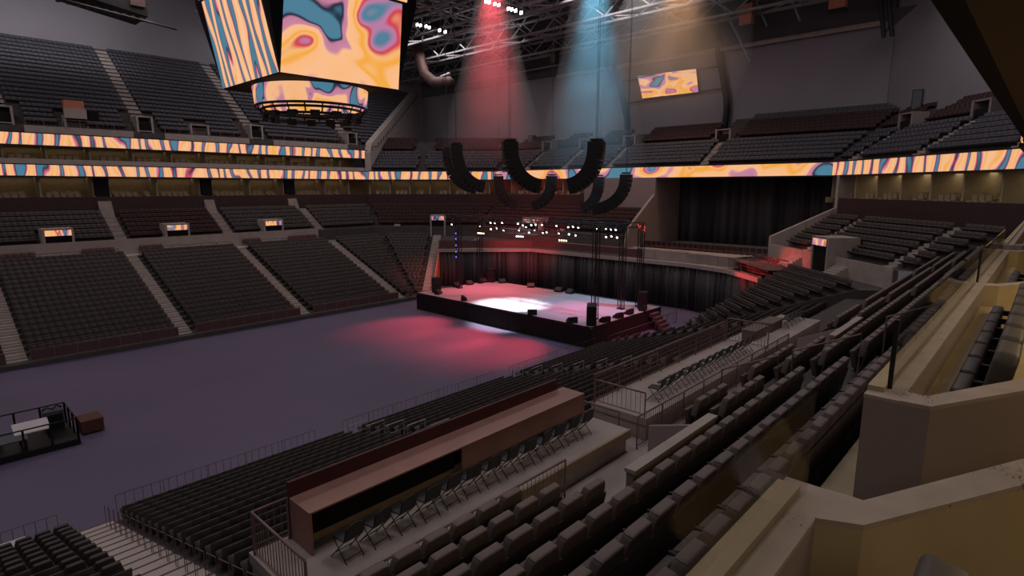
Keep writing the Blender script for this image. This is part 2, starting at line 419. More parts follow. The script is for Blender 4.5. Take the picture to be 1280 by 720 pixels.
# club rows on the south side with two openings (vomitories) in the three front rows
HOLES = [(6.9, 9.7), (17.5, 20.6)]
club_f = clubprof[:7]; club_b = clubprof[6:]
HSPLAY = (2.1, 1.4, 0.7)
for k in range(3):
    d, z = clubrow(k); y1 = -(SEG['S'][1] + d); y0 = -(SEG['S'][1] + d + CT)
    xe = ends('S', d)[0][0]
    cuts = [XWS] + [v for h in HOLES for v in (h[0], h[1] + HSPLAY[k])] + [xe]
    if k == 0: cuts = [XWS, HOLES[0][0]]
    for i in range(0, len(cuts), 2): mb.box(cuts[i], cuts[i + 1], y0 - 0.02, y1, 5.0, z, 0)
rows = [((XWS, -(SEG['S'][1] + d), z), (ends('S', d)[0][0], -(SEG['S'][1] + d), z)) for d, z in club_b]
for p, q in zip(rows, rows[1:]): mb.add([p[0], p[1], q[1], q[0]], [(0, 1, 2, 3)], 0)
_m = lambda d: isect('SE', d, 'S', d)
mb.slab([_m(-0.2) + (0,), _m(17.7) + (0,), _m(17.7) + (6.0,), _m(15.5) + (5.95,), _m(0.4) + (0.3,)], (0.05, 0.05, 0), 0)
struct(mb, 'terrace_south', [M['riser']])

AISN = [-6.4, 4.7, 15.9, 26.9, 38.7]
AISS = [3.6, 14.3, 26.1, 37.3]
def skipN(x, y): return any(abs(x - a) < 0.75 for a in AISN)
def skipS(x, y):
    if any(abs(x - a) < 0.72 for a in AISS): return True
    return False
ALLN = 0.52
CORNER = []
for k in range(LN):
    d, z = lowrow(k)
    seat_row('N', d + 0.50, z, ALLN, 0, skipN)
    seat_row('NE', d + 0.50, z, ALLN, 0, lo=8.7)
    if se_hi(d) > 45.6 - 0.414 * d: seat_row('SE', d + 0.50, z, ALLN, 0, hi=se_hi(d) - 0.3)
    d, z = srow(k)
    tmp = []
    seat_row('S', d + 0.50, z, ALLN, 0, lambda x, y: skipS(x, y) or x > 3.0, keep=tmp)
    CORNER += [(k, j) + q for j, q in enumerate(sorted(tmp, reverse=True))]
    seat_row('S', d + 0.50, z, ALLN, 0, lambda x, y, k=k: x < 3.0 or skipS(x, y) or (k >= kcut and PX0 - 0.3 < x < 14.9) or (k >= kcut2 and 14.8 < x < PX1 + 0.3))
near = []
def clubN(x, y): return 2 if 16.5 < x < 26.3 else 0
def skipCE(x, y): return False
for k in range(CN):
    d, z = clubrowX(k)
    seat_row('N', d + 0.50, z, ALLN, clubN, lambda x, y, k=k: skipN(x, y) or (k < 2 and any(abs(x - c) < 1.3 for c in (-0.7, 10.6, 21.2, 32.1))))
    seat_row('NE', d + 0.50, z, ALLN, 2, lambda x, y, k=k: k < 2 and abs(tcoord('NE', (x, y)) - 8.0) < 1.0)
    seat_row('E', d + 0.50, z, ALLN, 2, None, lo=36.8)
    seat_row('SE', d + 0.50, z, ALLN, 0, lambda x, y, k=k: any(abs(tcoord('SE', (x, y)) - a) < 0.5 for a in (39.4, 50.2)) or (k < 2 and 45.0 < tcoord('SE', (x, y)) < 47.0), hi=55.2)
    d, z = clubrow(k)
    seat_row('S', d + 0.50, z, ALLN, 0, lambda x, y, k=k: any(abs(x - a) < 0.6 for a in (13.5, 25.9, 37.3)) or (k == 0 and x > HOLES[0][0] - 0.3) or (k < 3 and any(h[0] - 0.3 < x < h[1] + 0.28 + HSPLAY[k] for h in HOLES)), keep=near)
for _x0, _x1 in ((5.8, 9.0), (12.2, 15.0), (17.2, 19.8), (27.9, 30.6), (33.6, 37.6)):
    for _j in range(int((_x1 - _x0) / 0.56)): far.append((_x0 + 0.28 + 0.56 * _j, 70.3, 6.03, PI, 3, 1.0))
# split the south club rows: the 300 that show largest are individual seats
INDIV = []
vis = []
for q in near:
    px = pr((q[0], q[1], q[2] + 0.8))
    if -20 < px[0] < 1190 and px[1] < 760 and q[0] > 0.3:
        vis.append((math.dist(q[:3], (0, 0, H)), q))
    elif q[0] > 0.3: far.append((q[0], q[1], q[2], q[3], 0, 1.0))
vis.sort(key=lambda t: t[0])
INDIV = [q for _, q in vis[:300]]
for _, q in vis[300:]: far.append((q[0], q[1], q[2], q[3], 0, 1.0))
CORNER.sort(key=lambda q: math.dist(q[2:5], (0, 0, H)))
CPICK = []
for q in CORNER:
    px = pr((q[2], q[3], q[4] + 0.6))
    if len(INDIV) + len(CPICK) < 300 and px[0] > 2 and px[1] < 718: CPICK.append(q)
    else: far.append((q[2], q[3], q[4], q[5], 0, 1.0))

# ------------------------------------------------------------------ floor and outer shell
mb = MB(); mb.box(-20, 75, 18, 60, -0.3, 0.0); struct(mb, 'floor', [M['floor']])
# ---- upper decks
UT = 0.80
NUP = 20
def nup(k): return 25.4 + k * UT, 19.4 + k * 0.575
nprof = [(24.0, 18.55), (24.25, 18.55), (24.25, 19.2), (25.4, 19.2)] + [q for k in range(NUP) for q in ((25.4 + k * UT, 19.4 + k * 0.575), (25.4 + (k + 1) * UT, 19.4 + k * 0.575))] + [(25.4 + NUP * UT, 31.0)]
def NEND(y): return 51.3 + 1.30 * (y - 77.4)
mb = MB()
rows = [((XW, 53.2 + d, z), (NEND(53.2 + d), 53.2 + d, z)) for d, z in nprof]
for p, q in zip(rows, rows[1:]): mb.add([p[0], p[1], q[1], q[0]], [(0, 1, 2, 3)], 0)
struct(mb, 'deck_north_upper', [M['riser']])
AISU = [8.6, 21.2, 34.2, 48.6]
for k in range(NUP):
    d, z = nup(k); y = 53.2 + d + 0.5
    x = XW + 6
    while x < NEND(y) - 1.2:
        if not any(abs(x - a) < (0.85 if k > 3 else 1.75) for a in AISU) and not (k < 3 and any(abs(x - a) < 1.3 for a in (14.6, 27.4))): far.append((x, y, z, PI, 1, 1.0))
        x += 0.52
# end wall of the north upper deck, stepping up with it
mb = MB()
poly = [(NEND(77.2) - 1.3, 77.2, 15.35), (NEND(95.0) - 1.3, 95.0, 15.35), (NEND(95.0) - 1.3, 95.0, 31.9), (NEND(93.5) - 1.3, 93.5, 31.2), (NEND(77.6) - 1.3, 77.6, 19.6), (NEND(77.2) - 1.3, 77.2, 18.2)]
mb.slab(poly, (1.0, -0.1, 0))
struct(mb, 'wall_deck_end', [M['pale']])
# east, northeast and southeast upper deck
EUN1, EUN2 = 6, 4
eprof = [(23.8, 15.45), (24.2, 15.45), (24.2, 15.5)] + [q for k in range(EUN1) for q in ((24.2 + k * UT, 15.5 + k * 0.47), (24.2 + (k + 1) * UT, 15.5 + k * 0.47))]
eprof += [(29.0, 18.4), (29.3, 18.4)] + [q for k in range(5) for q in ((29.3 + k * UT, 18.6 + k * 0.42), (29.3 + (k + 1) * UT, 18.6 + k * 0.42))]
mb = MB()
eprofH = eprof + [q for k in range(5, 9) for q in ((29.3 + k * UT, 18.6 + k * 0.42), (29.3 + (k + 1) * UT, 18.6 + k * 0.42))]
sweep(mb, 'E', eprof); sweep(mb, 'E', eprofH[len(eprof) - 1:], hi=31.0); sweep(mb, 'SE', eprofH)
sweep(mb, 'NE', eprof)
sweep(mb, 'S', eprofH, lo=-90)
struct(mb, 'deck_east_upper', [M['riser']])
UVOM_E = [30.0, 43.0, 50.5, 57.5, 66.5]           # tangential positions of the upper vomitories on the east side
UVOM_SE = [37.0, 46.0, 54.5]
def skipEU(seg, lst, k):
    def f(x, y):
        t = tcoord(seg, (x, y))
        if any(abs(t - a) < 0.6 for a in lst): return True
        return k >= EUN1 and any(abs(t - a) < 1.7 for a in lst)
    return f
for k in range(EUN1 + 9):
    d, z = (24.2 + k * UT, 15.5 + k * 0.47) if k < EUN1 else (29.3 + (k - EUN1) * UT, 18.6 + (k - EUN1) * 0.42)
    for seg, lst in (('E', UVOM_E), ('SE', UVOM_SE), ('NE', [11.0])):
        seat_row(seg, d + 0.5, z, 0.52, (1 if k < EUN1 or k > EUN1 + 4 else 2), skipEU(seg, lst, k), hi=(31.0 if seg == 'E' and k > EUN1 + 4 else None)) if not (seg == 'NE' and k > EUN1 + 4) else None
    seat_row('S', d + 0.5, z, 0.52, 1, lambda x, y: x < 20)
# outer walls
mb = MB(); mb.box(XW - 8, 96, 95.0, 95.6, 15, 44); struct(mb, 'wall_north', [M['wall']])
mb = MB(); mb.box(75.2, 75.8, 14.5, 96, 15.0, 44); struct(mb, 'wall_east', [M['wall']])
p0, p1 = (75.2, 24.0), (58.0, 4.5)
mb = MB(); mb.slab([(75.3, 14.5, 15.3), (60.0, -0.8, 15.3), (60.0, -0.8, 44), (75.3, 14.5, 44)], (0.4, -0.4, 0)); struct(mb, 'wall_southeast', [M['wall']])
mb = MB(); mb.box(30, 61, -14.4, -14, 15, 44); mb.box(60.0, 60.4, -14, -1.0, 15.3, 44); struct(mb, 'wall_south', [M['wall']])
mb = MB(); mb.box(-22, 97, -12, 97, 42.0, 42.4); struct(mb, 'ceiling', [M['roof']])
mb = MB()
for x0, x1 in ((-8, 7.2), (10.0, 19.6), (22.8, 32.6), (35.8, 47.0)): mb.box(x0, x1, 77.3, 77.62, 18.5, 19.25)
struct(mb, 'wall_deck_parapet', [M['concrete']])
# concrete seams on the east wall
mb = MB()
mb.tube([(74.6, 15.5, 30.3), (74.6, 60.0, 30.3)], 0.28, 6)
struct(mb, 'trim_1', [M['pale']])
mb = MB(); mb.box(74.9, 75.2, 14.5, 94.9, 30.6, 44); struct(mb, 'wall_east_upper', [M['roof']])

# ---- suite levels: floor slab, parapet, dividers, back wall, slab above
def suite_level(name, seg, zf, zc, zpar0, zpar1, dfront, lo=None, hi=None, burg=True, xa=None, xb=None):
    mb = MB()
    for prof, m in (([(dfront, zpar0), (dfront, zpar1), (dfront + 0.3, zpar1), (dfront + 0.3, zf)], 0), ([(dfront + 0.3, zf), (dfront + 3.6, zf), (dfront + 3.6, zc), (dfront - 0.05, zc)], 1)):
        if xa is not None:
            n, c = SEG[seg]
            rows = [(along(seg, d, x=xa) + (z,), along(seg, d, x=xb) + (z,)) for d, z in prof]
            for p, q in zip(rows, rows[1:]): mb.add([p[0], p[1], q[1], q[0]], [(0, 1, 2, 3)], m)
        else: sweep(mb, seg, prof, lo, hi, m)
    return struct(mb, name, [M['burg'] if burg else M['pale'], M['khaki']])
DF = 24.1
suite_level('wall_suite_north', 'N', 11.45, 14.17, 9.6, 11.95, DF)
suite_level('wall_suite_northeast', 'NE', 11.45, 14.17, 9.6, 11.95, DF)
suite_level('wall_suite_southeast', 'SE', 11.45, 14.17, 9.6, 11.95, DF, hi=56.6)
suite_level('wall_suite_east', 'E', 11.45, 14.17, 9.6, 11.95, DF, lo=46.5)
suite_level('wall_suite_north_upper', 'N', 15.35, 17.3, 15.25, 15.9, DF, burg=False, xa=XW, xb=50.2)
mb = MB(); 
a, b = along('E', DF, t=36.2), along('E', DF, t=46.5)
mb.box(64.0, 64.6, 36.2, 46.5, 9.6, 14.17)
struct(mb, 'wall_mezzanine', [M['grey']])
cnt = [0]
def divider(seg, pos, zf, zc, name='partition'):
    n, c = SEG[seg]
    p = Vector(along(seg, DF + 0.25, x=pos) if seg in ('N', 'S') else along(seg, DF + 0.25, t=pos))
    nn = Vector(n); t = Vector((-nn.y, nn.x)) * 0.09
    q = p + nn * 3.3
    mb = MB()
    zt = zf + 0.55
    for (z0, z1, pa) in ((zf, zt, p), (zt, zc, p + nn * 0.55)):
        mb.prism([tuple(pa - t), tuple(pa + t), tuple(q + t), tuple(q - t)], z0, z1)
    cnt[0] += 1
    struct(mb, 'wall_partition', [M['ledgep']])
DN1 = [-1.0, 2.0, 4.0, 5.4, 10.7, 15.3, 16.8, 21.6, 26.3, 27.7, 32.5, 37.1, 38.6, 43.4, 47.3]
DN2 = [0.2, 4.2, 8.1, 11.6, 15.4, 19.5, 23.5, 27.4, 31.2, 34.9, 38.5, 42.2, 46.0]
for x in DN1: divider('N', x, 11.45, 14.17)
for x in DN2: divider('N', x, 15.35, 17.3)
tSE = [tcoord('SE', q) for q in ((64.78, 17.58), (62.1, 14.9), (59.89, 12.69), (57.71, 10.51), (55.33, 8.13), (53.09, 5.89), (50.78, 3.58))]
for t in tSE: divider('SE', t, 11.45, 14.17)
for t in np.arange(0.5, 21.0, 3.1): divider('NE', float(t), 11.45, 14.17)
for t in (61.0, 57.8, 54.5, 51.0, 47.0): divider('E', t, 11.45, 14.17)
# stair gaps between the suites: black boxes stand in for the shade inside
for i, (x0, x1) in enumerate(((4.0, 5.4), (15.3, 16.8), (26.3, 27.7), (37.1, 38.6))):
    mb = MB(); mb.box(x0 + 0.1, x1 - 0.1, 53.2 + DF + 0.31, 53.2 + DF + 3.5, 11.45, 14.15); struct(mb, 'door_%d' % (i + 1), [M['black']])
    mb = MB()
    for j in range(8):      # aisle that climbs to the gap
        mb.box(x0 + 0.12, x1 - 0.12, 53.2 + 23.2 + j * 0.12, 53.2 + 24.5, 9.7 + j * 0.22, 9.92 + j * 0.22)
    struct(mb, 'stairs_suite', [M['concrete']])
# chairs inside the far suites: far too small to count
mb = MB()
def suite_chair(p, n, zf):
    n = Vector((n[0], n[1])); t = Vector((-n.y, n.x))
    c = Vector((p[0], p[1]))
    mb.obox((c.x, c.y, zf + 0.25), (t.x * .24, t.y * .24, 0), (n.x * .24, n.y * .24, 0), (0, 0, .22))
    q = c + n * .24
    mb.obox((q.x, q.y, zf + 0.52), (t.x * .24, t.y * .24, 0), (n.x * .06, n.y * .06, 0), (0, 0, .36))
rnd = random.Random(3)
def fill(seg, divs, zf, byx):
    for a, b in zip(divs, divs[1:]):
        if abs(b - a) < 2.0: continue
        s = 1 if b > a else -1
        for j in range(int((abs(b - a) - 1.0) / 0.62)):
            for dd in (0.95, 1.75):
                if rnd.random() < 0.25: continue
                v = a + s * (0.7 + 0.62 * j)
                p = along(seg, DF + dd, x=v) if byx else along(seg, DF + dd, t=v)
                suite_chair(p, SEG[seg][0], zf + (0.25 if dd > 1.5 else 0.12))
fill('N', DN1, 11.45, True); fill('N', DN2, 15.35, True); fill('SE', tSE, 11.45, False)
fill('NE', list(np.arange(0.5, 21.0, 3.1)), 11.45, False); fill('E', (61.0, 57.8, 54.5, 51.0, 47.0), 11.45, False)
tag(mb.build('suite_chairs', [M['khaki']]), 'tan chairs standing inside the suites all round the bowl', 'chair', kind='stuff')

# ---- LED ribbon boards
def ribbon(name, pts, z0, z1, label, matname='ledrib', u0=0.0, thick=0.12):
    """pts: plan polyline, inside face; UV in metres"""
    t = thing(name, label, 'screen', (pts[0][0], pts[0][1], z0))
    vs, fs, uvs = [], [], []
    L = u0; base = Vector((pts[0][0], pts[0][1], z0))
    me = bpy.data.meshes.new('screen_face')
    for i, p in enumerate(pts):
        if i: L += math.dist(p, pts[i - 1])
        vs += [(p[0] - base.x, p[1] - base.y, 0), (p[0] - base.x, p[1] - base.y, z1 - z0)]
        uvs += [(L, 0), (L, z1 - z0)]
    for i in range(len(pts) - 1): fs.append((2 * i, 2 * i + 1, 2 * i + 3, 2 * i + 2))
    me.from_pydata(vs, [], fs); me.materials.append(M[matname])
    ul = me.uv_layers.new(name='UVMap')
    for lp in me.loops: ul.data[lp.index].uv = uvs[lp.vertex_index]
    link('screen_face', me, t)
    mb = MB()
    for i in range(len(pts) - 1):
        a, b = Vector(pts[i]), Vector(pts[i + 1]); d = (b - a).normalized(); nn = Vector((-d.y, d.x))
        mid = Vector((25, 39)); 
        if nn.dot(mid - a) > 0: nn = -nn
        for zz, hh in ((-0.1, 0.05), (z1 - z0 + 0.05, 0.05)):
            c = (a + b) / 2 + nn * 0.1 - base.xy
            mb.obox((c.x, c.y, zz), (d.x * (b - a).length / 2, d.y * (b - a).length / 2, 0), (nn.x * 0.12, nn.y * 0.12, 0), (0, 0, hh))
        c = (a + b) / 2 + nn * 0.1 - base.xy
        mb.obox((c.x, c.y, (z1 - z0) / 2), (d.x * (b - a).length / 2, d.y * (b - a).length / 2, 0), (nn.x * 0.06, nn.y * 0.06, 0), (0, 0, (z1 - z0) / 2))
    mb.build('frame', M['blackp'], t)
    return t
dr = 24.0
cNE0, cNE1 = isect('N', dr, 'NE', dr), isect('NE', dr, 'E', dr)
cSE0, cSE1 = isect('E', dr, 'SE', dr), isect('SE', dr, 'S', dr)
ribbon('ribbon_board', [(XW, 77.2), (cNE0[0], 77.2)], 14.17, 15.28, 'long LED ribbon of streaky colours below the upper row of suites')
ribbon('ribbon_board', [(XW, 77.25), (50.3, 77.25)], 17.3, 18.45, 'upper LED ribbon running under the steep seating deck', u0=31)
ribbon('ribbon_board', [cNE0, cNE1], 14.17, 15.35, 'LED ribbon crossing the slanted corner behind the large hanging arrays', u0=64)
ribbon('ribbon_board', [cNE1, cSE0], 14.17, 15.42, 'LED ribbon with wide soft colour blobs above the dark tunnel', 'ledblob', u0=86)
ribbon('ribbon_board', [cSE0, cSE1, (44.6, -(SEG['S'][1] + dr))], 14.17, 15.42, 'LED ribbon above the suites on the corner beside the dark tunnel', u0=117)
ribbon('ribbon_board', [(44.0, 0.8), (20.0, 0.8)], 14.17, 15.42, 'short peach LED ribbon end meeting the brown ceiling edge', u0=160)

# ------------------------------------------------------------------ aisle stairs (part of the terraces)
def aisle(seg, pos, w, name, d0, z0, tread, rise, n, mt='pale'):
    nn, c = SEG[seg]; nv = Vector(nn); tv = Vector((-nn[1], nn[0]))
    mb = MB()
    for k in range(n):
        for h in range(2):
            d = d0 + k * tread + h * tread / 2; z = z0 + k * rise + (rise / 2 if h else 0)
            p = Vector(along(seg, d, x=pos) if seg in ('N', 'S') else along(seg, d, t=pos))
            q = p + nv * (tread / 2 + 0.02)
            a, b, e, f = p - tv * w / 2, p + tv * w / 2, q + tv * w / 2, q - tv * w / 2
            mb.prism([tuple(a), tuple(b), tuple(e), tuple(f)], z - 0.05, z + rise / 2 + 0.02, 0)
            g = p + nv * 0.06
            if h == 0: mb.prism([tuple(a), tuple(b), tuple(g + tv * w / 2), tuple(g - tv * w / 2)], z + rise / 2 + 0.021, z + rise / 2 + 0.028, 1)
    return struct(mb, name, [M[mt], M['shell']])
for x in AISN:
    aisle('N', x, 1.2, 'stairs_north', 0.3, 0.1, LT, LR, LN + 1)
    if x < 40: aisle('N', x + 0.1, 1.1, 'stairs_north', 17.75, 6.9, CT, 0.45, CN + 1, 'concrete')
aisle('NE', 7.95, 1.1, 'stairs_northeast', 0.6, 0.3, LT, LR, LN + 1)
for i, x in enumerate(AISS): aisle('S', x, 1.34, 'stairs_south', -0.6, 0.03, ST, SR, (17 if i < 3 else 20), 'step')
for t in (39.4, 50.2): aisle('SE', t, 0.9, 'stairs_southeast', 17.8, 7.0, CT, 0.45, CN + 1, 'concrete')
aisle('NE', 14.0, 0.9, 'stairs_northeast', 17.8, 7.0, CT, 0.45, CN + 1, 'concrete'); aisle('E', 46.2, 0.9, 'stairs_east', 17.8, 7.0, CT, 0.45, CN + 1, 'concrete')
for x in AISU: aisle('N', x, 1.3, 'stairs_deck', 25.4, 19.2, UT, 0.575, NUP, 'concrete')
for t in UVOM_E: aisle('E', t, 0.9, 'stairs_deck', 24.2, 15.4, UT, 0.47, 6, 'concrete')
for t in UVOM_SE: aisle('SE', t, 0.9, 'stairs_deck', 24.2, 15.4, UT, 0.47, 6, 'concrete')

# ------------------------------------------------------------------ railings
def railing(name, label, pts, h=1.0, post=1.6, bal=0.14, mt='rail', cat='railing', group=None, r=0.028, infill=None, sub=True):
    base = Vector(pts[0]); t = thing(name, label, cat, base, 0, group)
    P = [Vector(p) - base for p in pts]
    up = Vector((0, 0, h))
    MB().tube([p + up for p in P], r, 6).build('top_rail', M[mt], t, smooth=True)
    MB().tube([p + Vector((0, 0, 0.1)) for p in P], r * 0.7, 5).build('bottom_rail', M[mt], t)
    mbb = MB()
    for a, b in zip(P, P[1:]):
        L = (b - a).length; n = max(1, round(L / post))
        for i in range(n + 1):
            if i == n and b is not P[-1]: continue
            q = a + (b - a) * (i / n)
            MB().tube([q, q + up], r * 0.95, 6).build('post', M[mt], t)
        if bal:
            m = max(1, int(L / bal))
            for i in range(1, m):
                q = a + (b - a) * (i / m); mbb.tube([q + Vector((0, 0, 0.1)), q + up], 0.009, 4, caps=False)
        if infill:
            d = (b - a)
            mbb.slab([a + Vector((0, 0, .12)), b + Vector((0, 0, .12)), b + Vector((0, 0, h - .1)), a + Vector((0, 0, h - .1))], Vector((-d.y, d.x, 0)).normalized() * 0.02)
    if bal or infill: mbb.build('balusters' if bal else 'infill_panel', M[infill or mt], t)
    return t
# north floor rail, one length per block between the aisles
nb = [-14.0] + [v for a in AISN for v in (a - 0.7, a + 0.7)] + [40.0]
lab = ['below the block at the picture edge', 'below the second dark block from the picture edge', 'below the third dark block', 'below the fourth dark block, before the stage', 'on the floor wall next to the stage corner']
j = 0
for i in range(0, len(nb), 2):
    x0, x1 = nb[i], nb[i + 1]
    if x1 < -6: continue
    L = ['below the dark block cut by the picture edge', 'below the dark seat block with two portals above', 'below the seat block under the burgundy rows', 'below the seat block beside the curved corner', 'at the foot of the corner by the stage'][min(j, 4)]; j += 1
    railing('floor_railing', 'low burgundy panel railing ' + L, [(max(x0, -8), 53.35, 0.35), (x1, 53.35, 0.35)], 0.95, 1.35, 0, 'rail', group=None, infill='raild')
# cross-aisle rails on the north side
for x0, x1, L in ((5.6, 15.0, 'under the first lit portal'), (16.8, 26.0, 'under the second lit portal'), (27.8, 37.8, 'under the third lit portal')):
    railing('aisle_railing', 'low reddish railing along the cross aisle ' + L, [(x0, 68.9, 6.0), (x1, 68.9, 6.0)], 0.8, 1.5, 0, 'raild')
# upper deck front rail
for x0, x1, L in ((-8, 7.0, 'at the picture edge'), (10.2, 19.4, 'above the second black stair gap'), (23.0, 32.4, 'in the middle'), (36.0, 46.8, 'behind the hanging scoreboard')):
    railing('deck_railing', 'thin pinkish railing along the steep deck front ' + L, [(x0, 77.75, 18.55), (x1, 77.75, 18.55)], 1.5, 1.5, 0.35, 'rail')
# the east ledge: pale nosing, burgundy rail
def ledge_path():
    a = along('NE', 9.3, t=7.3); b = (56.8, 49.6); c_ = (57.0, 27.8); d = (55.6, 22.8); e = (52.0, 18.3)
    return [a, b, c_, d, e]
LP_ = ledge_path()
mb = MB()
for a, b in zip(LP_, LP_[1:]):
    dd = (Vector(b) - Vector(a)).normalized(); nn = Vector((dd.y, -dd.x))
    if nn.dot(Vector((70, 39)) - Vector(a)) < 0: nn = -nn
    mb.prism([tuple(Vector(a) - nn * 0.25), tuple(Vector(b) - nn * 0.25), tuple(Vector(b) + nn * (9 if a[1] > 28 else 1.6)), tuple(Vector(a) + nn * (9 if a[1] > 28 else 1.6))], 4.6, 5.0)
struct(mb, 'floor_east_ledge', [M['pale']])
railing('ledge_railing', 'burgundy railing on the pale ledge above the black drapes behind the stage', [(p[0] + 0.25, p[1], 5.0) for p in LP_[:3]], 1.15, 2.0, 0, 'raild', infill='raild')
railing('ledge_railing', 'red lit baluster railing on the ledge end by the corner seats', [(p[0] + 0.25, p[1], 5.0) for p in LP_[2:]], 1.1, 1.2, 0.22, 'rail')
_a, _b = Vector(LP_[3]), Vector(LP_[4]); _d = (_b - _a).normalized(); _n = Vector((-_d.y, _d.x))
if _n.x < 0: _n = -_n
for _r in range(3):
    for _j in range(int((_b - _a).length / 0.52)):
        _p = _a + _d * (0.3 + 0.52 * _j) + _n * (1.0 + 0.85 * _r); far.append((_p.x, _p.y, 5.0 + 0.3 * _r, math.atan2(_n.y, _n.x) + PI / 2, 3, 1.0))
mb = MB()
for _r in range(3):
    q_ = [_a + _n * (0.4 + .85 * _r), _b + _n * (0.4 + .85 * _r), _b + _n * (1.3 + .85 * _r), _a + _n * (1.3 + .85 * _r)]
    mb.prism([tuple(v) for v in q_], 4.7, 5.0 + 0.3 * _r)
struct(mb, 'terrace_corner_rows', [M['riser']])
# second, darker step behind it
mb = MB()
for x, z in ((60.0, 5.7), (61.2, 6.2)):
    mb.box(x, x + 0.5, 18.0, 36.0, 4.9, z, 0)
    for j in range(26): mb.box(x + 0.05, x + 0.4, 18.4 + j * 0.66, 18.9 + j * 0.66, z, z + 0.45, 1)
struct(mb, 'terrace_tunnel_rows', [M['raild'], M['burg']])
# drapes under the ledge (one curtain per straight run)
def drape(name, a, b, z0, z1, label, amp=0.14, wl=0.55, m='drape'):
    a, b = Vector(a), Vector(b); L = (b - a).length; d = (b - a) / L; nn = Vector((-d.y, d.x)); n = int(L / wl * 6)
    mb = MB(); vs = []
    rr = random.Random(int(L * 100)); ph = 0
    for i in range(n + 1):
        s = L * i / n; off = amp * math.sin(2 * PI * s / wl) * (0.6 + 0.4 * math.sin(s * 1.7))
        p = a + d * s + nn * off; vs += [(p.x, p.y, z0), (p.x, p.y, z1)]
    mb.add(vs, [(2 * i, 2 * i + 2, 2 * i + 3, 2 * i + 1) for i in range(n)])
    o = mb.build(name, M[m], smooth=True); md = o.modifiers.new('solid', 'SOLIDIFY'); md.thickness = 0.02
    return tag(o, label, 'curtain')
drape('stage_curtain', LP_[0], LP_[1], 0.0, 4.65, 'black pleated curtain on the slanted wall beside the orange strip')
drape('stage_curtain', LP_[1], LP_[2], 0.0, 4.65, 'long black pleated curtain hanging straight behind the stage')
drape('stage_curtain', LP_[3], LP_[4], 0.0, 4.65, 'narrow black curtain tucked beside the corner seats')
drape('stage_curtain', LP_[2], LP_[3], 0.0, 4.65, 'short black curtain under the ledge beside the red lit seats')
# orange lit wall between the stair aisle and the drapes
q0, q1 = Vector(along('NE', 0.3, t=7.2)), Vector(along('NE', 9.6, t=7.2))
mb = MB(); mb.slab([(q0.x, q0.y, 0), (q1.x, q1.y, 0), (q1.x, q1.y, 5.0), (q0.x, q0.y, 0.9)], (R2 * .15, -R2 * .15, 0)); struct(mb, 'wall_orange_side', [M['terra']])
# tunnel opening at the east end: black drapes, floor, side walls
mb = MB(); mb.box(57.2, 76, 14, 46, 4.7, 6.0); struct(mb, 'floor_tunnel', [M['concrete']])
mb = MB(); mb.slab([(57.6, 36.2, 6.0), (58.4, 36.2, 8.3), (64.0, 36.2, 12.1), (64.0, 36.2, 14.17), (70.5, 36.2, 14.17), (70.5, 36.2, 6.0)], (0, -0.35, 0)); struct(mb, 'wall_tunnel_side', [M['grey']])
drape('tunnel_curtain', (70.5, 36.0), (70.5, 14.0), 6.0, 14.3, 'tall black curtain closing the dark tunnel under the ribbon', 0.2, 1.1)
pSE = [along('SE', d, t=55.7) for d in (17.7, 24.0, 27.5)]
mb = MB(); mb.slab([(pSE[0][0], pSE[0][1], 6.0), (pSE[0][0], pSE[0][1], 8.2), (pSE[1][0], pSE[1][1], 11.0), (pSE[1][0], pSE[1][1], 14.17), (pSE[2][0], pSE[2][1], 14.17), (pSE[2][0], pSE[2][1], 6.0)], (0.1, 0.25, 0)); struct(mb, 'wall_corner_end', [M['pale']])
mb = MB(); mb.box(64.75, 72, 16.5, 36, 14.17, 15.3); struct(mb, 'ceiling_tunnel', [M['black']])

